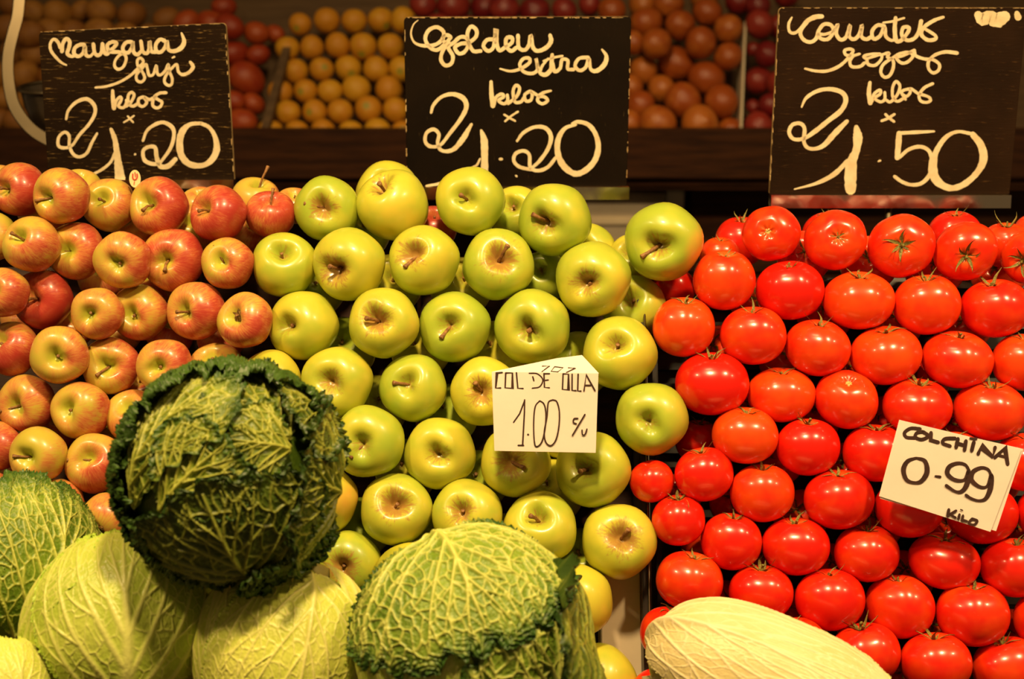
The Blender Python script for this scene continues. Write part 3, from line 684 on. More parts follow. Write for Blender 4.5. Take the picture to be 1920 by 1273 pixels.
def blackboard(name, corners, z, lean, mat, thick, texts, rail, label, wear=()):
    # corners TL TR BR BL in photo pixels on a plane leaning back by `lean` degrees
    cx = sum(c[0] for c in corners) / 4; cy = sum(c[1] for c in corners) / 4
    org = W(cx, cy, z); a = math.radians(lean)
    nrm = Vector((0, -math.cos(a), math.sin(a))); up = Vector((0, math.sin(a), math.cos(a)))
    e = empty(name, org, Matrix((RIGHT, up, RIGHT.cross(up))).transposed())
    tag(e, label, 'sign', 'price blackboards over the heaps')
    pj = plane_proj(e, org, nrm)
    c3 = [Vector(pj(x, y, 0)) for x, y in corners]
    # outline with rounded upper corners
    out = []
    for q in range(4):
        p, pr, nx = c3[q], c3[q - 1], c3[(q + 1) % 4]
        r = .006 if q < 2 else .0015
        u, v = (pr - p).normalized() * r, (nx - p).normalized() * r
        for k in range(5):
            t = k / 4; out.append(p + u * (1 - t) ** 2 + v * t ** 2)
    n = len(out); ctr = sum(out, Vector()) / n
    V = []; Fc = []
    for dz, sh in ((0, .9985), (-.0006, 1.0)):
        for p in out: V.append(ctr + (p - ctr) * (1 - (.004 if dz == 0 else 0)) + Vector((0, 0, dz)))
    Fc.append(tuple(range(n - 1, -1, -1)))
    for k in range(n): Fc.append((k, (k + 1) % n, n + (k + 1) % n, n + k))
    me = mesh_np('painted_face', V, Fc, False); bmx = bmesh.new(); bmx.from_mesh(me); bmesh.ops.recalc_face_normals(bmx, faces=bmx.faces); bmx.to_mesh(me); bmx.free()
    link('painted_face', me, e, mat)
    V = []; Fc = []
    for dz in (-.0006, -thick):
        for p in out: V.append(p + Vector((0, 0, dz)))
    Fc = [tuple(range(n)), tuple(range(2 * n - 1, n - 1, -1))] + [(k, n + k, n + (k + 1) % n, (k + 1) % n) for k in range(n)]
    me = mesh_np('wooden_panel', V, Fc, False); link('wooden_panel', me, e, M['bare'])
    for nm_, gr in texts: lettering(nm_, gr, pj, e, M['paint'], .0002)
    # worn chips of paint along the edges
    if wear:
        V, Fc = [], []; R = random.Random(len(name) + int(z * 100))
        for (x0, y0, x1, y1, cnt, wd) in wear:
            for _ in range(cnt):
                t = R.random(); x, y = x0 + (x1 - x0) * t, y0 + (y1 - y0) * t; b = len(V)
                L, H = R.uniform(1.5, 9), R.uniform(.8, wd)
                if abs(x1 - x0) < abs(y1 - y0): L, H = H, L
                k_ = 7; V.append(pj(x, y, .0003))
                for q in range(k_):
                    a_ = q / k_ * 6.283; f_ = R.uniform(.6, 1.1); V.append(pj(x + L * f_ * math.cos(a_), y + H * f_ * math.sin(a_), .0003))
                for q in range(k_): Fc.append((b, b + 1 + q, b + 1 + (q + 1) % k_))
        link('worn_edge', mesh_np('worn_edge', V, Fc, False), e, M['bare'])
    # steel strip the board stands in, with its post
    x0, x1, yt, yb = rail
    A, B = Vector(pj(x0, yt, 0)), Vector(pj(x1, yb, 0))
    y0_, y1_ = min(A.y, B.y), max(A.y, B.y); tn_ = -(y1_ - y0_) * .07
    V = []
    for x_ in (A.x, B.x): V += [(x_, y0_, -thick - .003), (x_, y0_, .006), (x_, y1_, .006 + tn_), (x_, y1_, .0045 + tn_), (x_, y1_ - .001, -thick - .003)]
    Fc = [(0, 1, 2, 3, 4), (9, 8, 7, 6, 5)] + [(k, 5 + k, 5 + (k + 1) % 5, (k + 1) % 5) for k in range(5)]
    me_ = mesh_np('steel_strip', V, Fc, False); bm_ = bmesh.new(); bm_.from_mesh(me_); bmesh.ops.recalc_face_normals(bm_, faces=bm_.faces); bm_.to_mesh(me_); bm_.free()
    link('steel_strip', me_, e, M['rail'])
    mx = (A.x + B.x) / 2; V, Fc = tube([(mx, B.y + .004, -.004), (mx, B.y - .16, -.006), (mx, -(org.z - zc + .049) / up.z, -.008)], [.0045] * 3, 10)
    link('post', mesh_np('post', V, Fc), e, M['steel'])
    return e, pj
Z1, Z2, s1 = (60, 40), (60, 160), .1979
t1 = [('word_lettering', [(Z1, s1, 34, False, [
  [(328,415,14),(285,395,20),(235,350,26),(182,280,28),(174,215,28),(205,170,28),(245,195,30),(268,250,30)],
  [(285,285,36),(292,215,36),(325,165,36),(358,195,36),(350,255,34),(335,305,34),(372,332,30),(410,325,28)],
  [(497,222),(455,222),(408,252),(400,305),(440,332),(485,300),(502,240),(512,315),(548,332,28),(585,300,26)],
  [(582,215),(595,300),(630,322),(660,290),(668,212)],[(668,212),(690,300),(725,300),(715,225),(765,195),(802,210),(775,250),(735,285),(790,290),(855,298,30),(893,345,28),(870,425,26),(822,455,28),(785,428,26),(790,372,24),(835,318,26),(900,300,26)],
  [(945,195),(895,200),(862,245),(872,290),(915,295),(948,245),(955,190),(962,285),(998,315),(1035,285)],
  [(1033,188),(1050,285),(1090,302),(1110,265),(1115,190),(1130,280),(1172,292)],
  [(1262,188),(1215,172),(1175,218),(1178,280),(1220,292),(1262,245),(1278,190),(1295,268),(1350,282,38),(1415,250,44),(1442,190,38),(1418,112,18)]])]),
 ('second_word_lettering', [(Z1, s1, 26, False, [
  [(602,628,18),(700,618,22),(825,578,24),(935,512,26),(1010,440,28),(1055,385),(1030,348),(1000,368),(1005,425),(1050,485),(1068,540),(1035,575),(995,558),(992,505),(1040,450),(1078,408),(1092,440),(1110,510),(1150,502),(1178,420),(1188,490),(1215,510),(1262,470),(1292,408),(1300,470),(1328,540),(1322,598),(1285,605),(1255,570),(1272,510),(1330,440),(1372,410),(1388,478),(1430,505,30),(1490,482,34),(1526,432,36),(1500,385,26)],
  [(1330,346,14),(1350,336,20)]])]),
 ('kilos_lettering', [(Z2, s1, 28, False, [[(765,50,30),(768,130,38),(778,215,42)],[(785,205),(800,145),(835,112),(848,135),(820,195),(865,212),(895,170),(895,140)],[(890,200),(935,165),(968,95),(942,66),(912,100),(918,170),(955,198),(1005,172)],
  [(1055,108),(1012,130),(1012,180),(1052,200),(1088,160),(1062,112),(1110,135),(1150,120)],[(1272,70),(1210,75),(1160,110),(1195,135),(1232,160),(1218,200),(1180,215),(1145,190),(1150,135),(1180,95)]]),
  (Z2, s1, 17, False, [[(872,350),(920,322),(968,288)],[(908,292),(935,325),(960,350)]])]),
 ('price_lettering', [(Z2, s1, 29, False, [[(325,320,22),(345,240,26),(420,160,30),(520,130,36),(590,190,34),(596,270,32),(540,370,30),(450,470,30),(380,570,26),(300,593),(250,568),(256,490),(310,444),(353,480),(355,570),(390,650),(450,678),(520,642),(570,540),(618,455,22)],
  [(750,415,30),(785,510,46),(800,600,50),(812,700,64),(825,800,84),(835,885,100)],[(785,640,24),(745,728,26),(660,800,26),(560,850,20)],[(975,655,18),(980,652,20)],
  [(1052,525,24),(1090,430,28),(1170,370,32),(1250,352,34),(1330,400,36),(1345,480,34),(1310,600,32),(1215,735,26)],[(1215,745,30),(1130,742,36),(1065,705,36),(1055,620,32),(1110,582,34),(1168,592,36),(1182,680,40),(1215,765,44),(1290,765,48),(1360,700,44)],
  [(1600,360,34),(1500,370,38),(1430,430,60),(1400,530,62),(1415,660,60),(1490,745,56),(1610,760,46),(1700,710,60),(1750,610,62),(1735,490,40),(1680,400,34),(1600,360,34)]])])]
blackboard('price_blackboard', [(72,60),(423,43),(439,338),(92,352)], 1.715, 5, M['board1'], .008, t1, (94, 440, 336, 352),
  'blackboard lettered Manzana fuji 1.20 leaning over the striped apples', [(76,60,420,44,30,1.6),(422,50,438,330,14,1.6)])
Z3, Z4, s2 = (750, 20), (750, 160), .2292
t2 = [('word_lettering', [(Z3, s2, 30, False, [
  [(148,78,6),(110,115,10),(90,190,14),(120,262,18),(200,288,26),(290,278),(348,232),(355,172),(300,135),(235,162),(207,230),(242,298),(300,322),(360,282),(398,240),(412,215),(375,200),(345,235),(380,268,24)],
  [(400,262),(350,330),(335,400),(370,448),(420,432),(432,370),(395,300),(440,262),(490,218),(540,222),(562,270),(530,335),(480,350),(450,300),(500,270),(560,262),(620,215),(625,160),(582,130),(552,185),(562,265),(600,330),(660,330)],
  [(770,235),(712,240),(682,290),(722,330),(768,290),(785,150,40),(787,250,38),(812,325),(860,300),(915,262),(915,222),(872,225),(868,290),(910,330),(955,300)],
  [(965,202),(972,300),(1020,322),(1055,280),(1070,202),(1088,300),(1130,330,32),(1200,300,34),(1235,250,36),(1228,200,28)]])]),
 ('second_word_lettering', [(Z3, s2, 27, False, [
  [(818,475,12),(900,495,20),(980,478,26),(1055,430),(1058,392),(1012,392),(980,440),(1010,498),(1080,514),(1125,480),(1112,388),(1140,500),(1190,524,34),(1235,480,34),(1240,430,34),(1245,360,28)],[(1212,392,18),(1165,450,22),(1150,490,22)],
  [(1245,430,34),(1265,498,30),(1310,470),(1325,402),(1372,408),(1372,475),(1420,482)],[(1172,412,14),(1250,386,20),(1330,370,16)],
  [(1540,382),(1465,392),(1432,450),(1470,490),(1520,462),(1545,392),(1560,478),(1610,492,34),(1672,440,38),(1688,372,30),(1652,318,16)]])]),
 ('kilos_lettering', [(Z3, s2, 25, False, [[(745,582,28),(748,680,34),(760,778,40)],[(770,768),(785,710),(830,682),(848,705),(805,735),(850,762),(880,735),(878,690)],[(885,760),(955,700),(978,635),(948,612),(925,660),(940,745),(990,745),(1010,715)],
  [(1062,658),(1020,690),(1030,738),(1070,732),(1082,685),(1065,658),(1120,690)],[(1235,655,16),(1172,672),(1135,700),(1180,705),(1208,735),(1165,762),(1125,735),(1140,690)]]),
  (Z3, s2, 16, False, [[(852,850),(900,880),(942,902)],[(860,905),(910,862),(965,826)]])]),
 ('price_lettering', [(Z4, s2, 28, False, [[(255,222,22),(275,160,26),(340,95,28),(430,72,32),(515,105,42),(543,175,38),(500,270,32),(410,390,28),(330,488,24),(250,500),(207,460),(217,390),(275,360),(318,400),(308,470),(330,525),(385,540),(450,515,36),(520,430,44),(555,370,36),(585,318,22)],
  [(665,370,22),(688,450,56),(692,550,58),(692,650,56),(692,760,60)],[(655,600,14),(630,650,18),(595,668,12)],[(600,668,14),(420,760,20),(330,802,24),(215,822,14)],[(818,603,22),(832,603,22)],[(948,738,14),(955,745,14)],
  [(958,455,20),(1010,388,26),(1100,342,28),(1190,350,32),(1235,420,34),(1210,520,30),(1140,620,28),(1075,678,22)],[(1075,690,24),(980,668),(932,620),(945,560),(1010,536),(1058,570),(1066,670),(1130,698),(1210,668),(1275,590,26)],
  [(1440,322,18),(1350,352,32),(1295,440,44),(1290,550,46),(1335,655,50),(1425,722,46),(1510,700,46),(1590,620,46),(1622,510,44),(1600,400,38),(1540,322,34),(1455,298,28),(1405,312,14)]])])]
blackboard('price_blackboard', [(757,32),(1184,31),(1175,349),(763,349)], 1.715, 5, M['board2'], .008, t2, (765, 1179, 350, 373),
  'blackboard lettered Golden extra 1.20 standing over the green apples', [(764,33,1178,33,60,1.8),(1183,45,1175,340,16,1.5),(759,45,763,340,16,1.5)])
Z5, Z6, s3 = (1440, 10), (1440, 150), .2396
t3 = [('word_lettering', [(Z5, s1, 34, False, [
  [(225,115,16),(195,180,26),(205,250,28),(255,262,28),(310,220,30),(370,150,38),(445,112,46),(510,105,40)],
  [(370,160),(318,225),(308,280),(345,332),(405,348),(455,315),(480,240),(530,180),(598,190),(618,250),(570,318),(505,318),(475,275),(540,275,26),(620,242,26),(660,182),(645,265),(685,325),(740,300),(778,188),(768,290),(812,322),(862,280),(890,188),(882,290),(930,322),(975,300)],
  [(1100,195),(1035,190),(985,248),(1000,318),(1060,290),(1102,205),(1115,292),(1160,330,28),(1195,330,26)],[(1208,118),(1200,220,40),(1212,330,40),(1262,332),(1320,262),(1335,212),(1280,212),(1268,285),(1320,332),(1390,310),(1430,240),(1450,150,40)],
  [(1090,165,18),(1180,152,20),(1290,120,18)],[(1660,112,26),(1570,145,32),(1480,205,34),(1452,275,36),(1510,328,36),(1580,322,34),(1582,285,30),(1490,225,28)]])]),
 ('second_word_lettering', [(Z5, s1, 29, False, [
  [(350,600,20),(450,622,26),(560,622,28),(668,580),(750,510),(805,435),(772,415),(725,430),(738,470),(800,478),(868,460,22)],[(805,480),(775,530),(792,580),(870,580),(915,545)],
  [(1060,458,22),(975,462,22),(908,482,26),(930,505,24),(1000,485,24),(1070,468,26),(1072,512,26),(1015,568),(950,560),(935,515)],
  [(1070,470,22),(1145,452),(1130,490),(1182,520),(1186,590),(1152,665),(1100,680),(1068,632),(1092,560),(1180,498,24),(1240,460,24),(1330,445),(1372,480),(1320,538),(1260,545),(1215,495),(1280,478,22),(1385,425)],
  [(1385,425),(1400,478),(1480,508),(1560,515),(1622,560),(1612,618),(1562,640),(1520,598),(1522,530),(1580,472),(1680,442,32),(1790,452,34)]])]),
 ('kilos_lettering', [(Z5, s1, 27, False, [[(965,730,30),(955,830,40),(968,925,44)],[(985,910),(1005,840),(1060,802),(1062,840),(1010,880),(1065,915),(1105,890),(1105,825)],[(1115,895),(1160,915),(1225,845),(1248,765),(1212,722),(1180,780),(1182,870),(1225,910),(1285,880)],
  [(1352,790),(1285,805),(1262,830),(1310,862),(1345,830),(1352,790),(1425,840)],[(1560,742),(1480,782),(1432,850),(1445,905),(1500,920),(1540,900),(1515,865),(1425,838)],[(1265,835),(1300,890)]]),
  (Z6, s3, 20, False, [[(888,320),(940,300),(988,268)],[(918,268),(950,300),(985,325)]])]),
 ('price_lettering', [(Z6, s3, 28, False, [[(262,212,12),(300,140,24),(390,85,28),(490,72,32),(580,100,38),(608,160,38),(570,240,36),(470,320,36),(370,400,34),(280,458,28),(200,462),(165,410),(190,352),(250,340),(285,380),(280,480),(310,530),(370,538),(440,508,36),(520,420,44),(618,322,28)],
  [(690,368,34),(702,450,74),(690,550,56),(655,640,80),(645,750,90),(645,855,84)],[(625,630,30),(520,735,36),(380,808,24),(205,855,8)],[(862,637,12),(878,630,16)],
  [(1300,402,14),(1180,408,26),(1040,415,26)],[(1025,418,42),(1020,500,46),(1010,608,40)],[(1030,605,24),(1100,545,26),(1190,522,28),(1262,560,30),(1285,660,34),(1262,745,32),(1200,808,28),(1120,820,26),(1045,795,26),(990,755,26)],
  [(1580,418,26),(1480,405,24),(1390,450,34),(1315,560,42),(1288,680,70),(1318,785,66),(1420,845,46),(1530,818,46),(1635,725,46),(1685,620,60),(1665,510,58),(1600,425,44)]]),
  (Z5, s1, 60, False, []), ]),
 ('paint_smudge', [((1370, 0), .33, 60, False, [[(1405,85,46),(1430,110,70),(1470,95,66),(1510,115,80),(1555,95,66)],[(1625,75,28),(1632,98,40)],[(1480,135,26),(1530,145,24)]])])]
e3, pj3 = blackboard('price_blackboard', [(1461,14),(1926,14),(1893,364),(1443,364)], 1.70, 6, M['board3'], .008, t3, (1445, 1892, 365, 389),
  'blackboard lettered Tomates rojos 1.50 with a smudge, standing over the tomatoes', [(1466,15,1918,15,40,1.3),(1461,25,1443,355,24,1.3)])
# ------------------------------------------------------------------ paper notes
def mat_from(zdir): return zdir
def note(name, z, tiltx, tilty, label, sheets, groups, ctr):
    org = W(*ctr, z); bs = basis(*ctr)
    nrm = (bs @ Vector((math.sin(tiltx), math.sin(tilty), 1))).normalized()
    xr = (bs.col[0] - nrm * bs.col[0].dot(nrm)).normalized(); R3 = Matrix((xr, nrm.cross(xr), nrm)).transposed()
    e = empty(name, org, R3); tag(e, label, 'price note'); pj = plane_proj(e, org, nrm)
    return e, pj
def sheet(e, name, pj, quad, n, warp, mat):
    V = []; Fc = []
    for lay in (0, 1):
        for j in range(n + 1):
            for i in range(n + 1):
                u, v = i / n, j / n
                x = (quad[0][0] * (1 - u) + quad[1][0] * u) * (1 - v) + (quad[3][0] * (1 - u) + quad[2][0] * u) * v
                y = (quad[0][1] * (1 - u) + quad[1][1] * u) * (1 - v) + (quad[3][1] * (1 - u) + quad[2][1] * u) * v
                V.append(pj(x, y, warp(u, v) - lay * .0003))
    K = (n + 1) ** 2; I = lambda l, j, i: l * K + j * (n + 1) + i
    for j in range(n):
        for i in range(n):
            Fc += [(I(0, j, i), I(0, j + 1, i), I(0, j + 1, i + 1), I(0, j, i + 1)), (I(1, j, i), I(1, j, i + 1), I(1, j + 1, i + 1), I(1, j + 1, i))]
    for i in range(n):
        Fc += [(I(0, 0, i), I(0, 0, i + 1), I(1, 0, i + 1), I(1, 0, i)), (I(0, n, i + 1), I(0, n, i), I(1, n, i), I(1, n, i + 1)),
               (I(0, i + 1, 0), I(0, i, 0), I(1, i, 0), I(1, i + 1, 0)), (I(0, i, n), I(0, i + 1, n), I(1, i + 1, n), I(1, i, n))]
    me = mesh_np(name, V, Fc); nt_ = 2 * n * n; me.polygons.foreach_set('use_smooth', [k < nt_ for k in range(len(me.polygons))])
    bm_ = bmesh.new(); bm_.from_mesh(me); bmesh.ops.split_edges(bm_, edges=[ed for ed in bm_.edges if len(ed.link_faces) == 2 and ed.link_faces[0].smooth != ed.link_faces[1].smooth]); bm_.to_mesh(me); bm_.free()
    return link(name, me, e, mat)
P1, q1 = (880, 640), .18855
e, pj = note('paper_price_note', 1.405, .02, -.10, 'white folded paper note lettered COL DE OLLA 1.00 among the green apples', None, None, (1024, 772))
sheet(e, 'front_sheet', pj, [(922,697),(1122,700),(1117,849),(927,845)], 14, lambda u, v: .0005 * math.sin(3 * u + 2 * v), M['paper'])
def fold_warp(u, v): return .0 - .030 * (1 - v) ** 1.1
sheet(e, 'folded_back_sheet', pj, [(1045,674),(1093,668),(1123,700),(922,697)], 10, lambda u, v: -.0002 - .02 * (1 - v), M['paper'])
g1 = [(P1, q1, 13, True, [[(328,308),(275,312),(262,462),(312,462)],[(362,312),(356,460),(430,466),(428,312),(362,312)],[(468,310),(482,465),(535,468)],[(742,318),(747,457),(797,461)],[(742,322),(797,321)],[(747,388),(785,383)],[(630,350),(642,392)],
   [(932,322),(926,476),(986,481),(986,325),(932,322)],[(1022,325),(1021,485),(1060,488)],[(1082,325),(1077,490),(1110,493)],[(1140,492),(1162,332),(1250,490)],[(1148,436),(1205,436)],[(485,1033),(540,1033)],[(1150,725),(1025,935)],[(550,580),(548,700),(530,1030)],[(440,805),(500,720),(550,590)]]),
   (P1, q1, 12, False, [[(595,316),(675,322),(730,380),(700,450),(625,466)],[(700,590),(655,650),(640,800),(645,980),(665,1045),(720,1000),(755,850),(760,700),(740,620),(700,590)],[(830,580),(785,610),(772,750),(745,900),(760,1000),(810,1035),(860,980),(890,850),(895,700),(870,600),(830,580)],
   [(583,925,18),(586,926,18)],[(1080,765),(1042,768),(1034,805),(1065,818)],[(1120,880),(1125,925),(1150,925),(1170,870)]])]
lettering('written_price', g1, pj, e, M['ink'], .0006, .0001, .05)
g1b = [(P1, q1, 6, True, [[(725,250),(800,248),(720,303)],[(850,255),(935,265),(880,303),(812,298),(850,255)],[(985,265),(1058,268),(962,310)]])]
inv = lambda px, py, l: tuple(Vector(pj(px, py, 0)) + Vector((0, 0, .0006 - .02 * max(0, (699 - py) / 29))))
lettering('folded_writing', g1b, inv, e, M['ink'], 0, .0001, .03)
P2, q2 = (1620, 760), .2042
e, pj = note('paper_price_note', 1.40, .10, -.12, 'white tilted paper note lettered COL CHINA 0-99 Kilo on the tomatoes', None, None, (1783, 890))
sheet(e, 'back_sheet', pj, [(1690,790),(1919,842),(1868,996),(1650,935)], 10, lambda u, v: -.0022 + .004 * (u - .5) ** 2, M['paper'])
sheet(e, 'front_sheet', pj, [(1686,787),(1915,842),(1857,997),(1648,930)], 14, lambda u, v: .0016 * (u - .5) ** 2 + .0003 * math.sin(5 * v), M['paper'])
g2 = [(P2, q2, 32, True, [[(615,250),(612,318),(680,338)],[(862,305),(845,385)],[(935,325),(922,410)],[(850,345),(925,368)],[(1008,335),(988,415)],[(975,300,18),(1032,308,18)],[(1048,445),(1080,375),(1180,470),(1203,385)],[(1200,478),(1295,392),(1318,540)],[(1240,458,24),(1312,478,24)],[(655,648,16),(700,655,22)],
   [(778,955,26),(768,1015,28)],[(845,965,22),(790,998,22),(840,1030,22)],[(876,1000,22),(866,1042,24)],[(908,1010,22),(900,1052,24),(945,1062,20)],[(885,955,10),(905,962,10)]]),
   (P2, q2, 30, False, [[(515,215),(430,210),(372,250),(390,292),(465,298)],[(540,240),(485,252),(472,292),(530,312),(590,280),(540,240)],[(835,300),(745,305),(722,345),(790,372)],
   [(480,482,22),(400,512,36),(362,590,44),(390,680,34),(465,708,24),(530,690,38),(578,610,46),(558,510,36),(480,482,22)],
   [(965,600,26),(930,545,26),(860,530,30),(785,560,40),(765,625,40),(830,680,32),(920,682,26),(960,600,34),(945,720,46),(900,785,34),(840,788,22),(755,735,30)],
   [(1170,655,26),(1140,590,26),(1075,572,30),(1000,610,40),(988,685,40),(1060,745,30),(1130,740,24),(1168,640,38),(1160,760,48),(1120,850,36),(1060,872,20),(990,855,22),(935,822,26)],
   [(992,1038,22),(962,1080,22),(1010,1095,22),(1038,1058,22),(992,1038,22)]])]
lettering('written_price', g2, pj, e, M['ink'], .0008, .0001, .04)
# ------------------------------------------------------------------ sticker between two striped apples
ctr = (253, 333); st = empty('fruit_sticker', W(*ctr, 1.545), basis(*ctr)); tag(st, 'small oval cream sticker with red mark standing behind top striped apples', 'sticker')
s_ = 1.545 / F
V = [(0, 0, 0)]; V = []
for lay in (0, -.0006):
    for k in range(24):
        a = k / 24 * 6.283; V.append((10.5 * s_ * math.cos(a), 16.5 * s_ * math.sin(a) - 2 * s_, lay))
me = mesh_np('disc', V, [tuple(range(24)), tuple(range(47, 23, -1))] + [(k, k + 24, 24 + (k + 1) % 24, (k + 1) % 24) for k in range(24)], False)
link('disc', me, st, M['sticker'])
V, Fc = [], []
pjs = plane_proj(st, W(*ctr, 1.545), basis(*ctr).col[2])
stroke_geo(V, Fc, [(249, 326), (249, 334), (253, 337), (257, 333), (257, 326)], 2, (0, 0), 1, pjs, .0003)
stroke_geo(V, Fc, [(253, 323), (254, 332)], 1.2, (0, 0), 1, pjs, .0003)
stroke_geo(V, Fc, [(252, 340), (251, 346)], 1.0, (0, 0), 1, pjs, .0003)
link('printed_mark', mesh_np('printed_mark', V, Fc, False), st, M['redprint'])
# ------------------------------------------------------------------ hanging scale arm and dish, far left
zs = 1.95
pts = [(42,-60),(37,-10),(33,30),(25,60),(16,100),(15,140),(22,185),(36,215),(60,243),(90,262),(130,278),(170,282)]
sa = empty('hanging_scale', W(60, 240, zs)); tag(sa, 'curved steel arm of a hanging scale behind the first sign', 'scale')
P = catmull([(x, y, 0) for x, y in pts], 5); V = []; Fc = []
inv_ = sa.matrix_world.inverted()
for i, p in enumerate(P):
    t = P[min(i + 1, len(P) - 1)] - P[max(i - 1, 0)]; t = t / np.hypot(t[0], t[1]); nx, ny = -t[1], t[0]
    for (a, dz) in ((-12, 0), (-10, -.004), (10, -.004), (12, 0), (10, .004), (-10, .004)):
        V.append(inv_ @ W(p[0] + nx * a, p[1] + ny * a, zs + dz))
for i in range(len(P) - 1):
    for k in range(6): Fc.append((6 * i + k, 6 * i + (k + 1) % 6, 6 * i + 6 + (k + 1) % 6, 6 * i + 6 + k))
link('bent_bar', mesh_np('bent_bar', V, Fc, False), sa, M['steel'])
ds = empty('scale_dish', W(110, 200, 2.05)); tag(ds, 'dark round dish with bright steel rim beside the first sign', 'dish')
c = W(108, 163, 2.05); inv_ = ds.matrix_world.inverted(); V = []; Fc = []
r0 = 68 * 2.05 / F
prof = [(1, 0), (.98, -.1), (.93, -.5), (.82, -.85), (.6, -1.12), (.3, -1.25), (.02, -1.28)]
for (r_, h_) in prof:
    for k in range(32):
        a = k / 32 * 6.283; V.append(inv_ @ (c + Vector((r0 * r_ * math.cos(a), r0 * r_ * math.sin(a), r0 * h_))))
for j in range(len(prof) - 1):
    for k in range(32): Fc.append((j * 32 + k, j * 32 + (k + 1) % 32, (j + 1) * 32 + (k + 1) % 32, (j + 1) * 32 + k))
link('bowl', mesh_np('bowl', V, Fc), ds, M['darkdish'])
V, Fc = tube([inv_ @ (c + Vector((r0 * 1.02 * math.cos(k / 40 * 6.2832), r0 * 1.02 * math.sin(k / 40 * 6.2832), 0))) for k in range(41)], [.0028] * 41, 8)
link('rim', mesh_np('rim', V, Fc), ds, M['steel'])
# small red chilli-shaped fleck caught on the shelf board
# ------------------------------------------------------------------ cabbages
def mat_leaf(name, cell1, cell2, vein, rim, rough=.42, bumps=.5):
    m = NT(name, rough, .5)
    tc = m.n('ShaderNodeTexCoord').outputs['Object']
    av = m.n('ShaderNodeAttribute', attribute_name='vein').outputs['Fac']
    ar = m.n('ShaderNodeAttribute', attribute_name='rim').outputs['Fac']
    nz = m.noise(tc, 22, 4, .6); big = m.noise(tc, 9, 2)
    cell = m.mix(m.ramp(m.math('ADD', m.math('MULTIPLY', nz, .5), m.math('MULTIPLY', big, .5)), .38, .64), cell1, cell2)
    cell = m.mix(ar, cell, m.mix(nz, rim, tuple(c * 1.7 for c in rim)))
    col = m.mix(av, cell, vein)
    m.b.inputs['Subsurface Weight'].default_value = .04; m.b.inputs['Subsurface Radius'].default_value = (.4, .6, .1); m.b.inputs['Subsurface Scale'].default_value = .004
    return m.out(col, m.noise(tc, 260, 3, .6), bumps, .0012)
LM = {
 'dark': mat_leaf('savoy_leaf_dark', (.036, .075, .005), (.105, .165, .010), (.34, .37, .05), (.018, .050, .005)),
 'mid': mat_leaf('savoy_leaf_green', (.10, .20, .012), (.23, .35, .025), (.64, .68, .15), (.028, .085, .010)),
 'inner': mat_leaf('savoy_leaf_inner', (.055, .11, .005), (.19, .26, .013), (.42, .45, .065), (.024, .070, .006)),
 'rimleaf': mat_leaf('savoy_leaf_outer', (.030, .072, .008), (.075, .13, .016), (.14, .20, .03), (.036, .082, .010)),
 'pale': mat_leaf('cabbage_leaf_pale', (.42, .56, .055), (.60, .70, .11), (.72, .76, .20), (.34, .50, .05), .38, .4),
 'yellow': mat_leaf('cabbage_leaf_yellow', (.60, .70, .09), (.76, .80, .16), (.84, .82, .26), (.48, .60, .08), .38, .4),
 'cream': mat_leaf('chinese_cabbage_leaf', (.72, .61, .27), (.82, .70, .38), (.88, .76, .46), (.62, .57, .20), .4, .35)}
def seg_dist(P, segs, wid):           # signed closeness to vein polylines: max over segments of 1 - d/width
    out = np.zeros(len(P))
    for (a, b), (wa, wb) in zip(segs, wid):
        ab = b - a; L2 = ab @ ab + 1e-12
        t = np.clip(((P - a) @ ab) / L2, 0, 1)
        d = np.sqrt(((P - a - t[:, None] * ab) ** 2).sum(1))
        ww = wa + (wb - wa) * t
        out = np.maximum(out, np.clip(1.25 - d / ww, 0, 1))
    return out
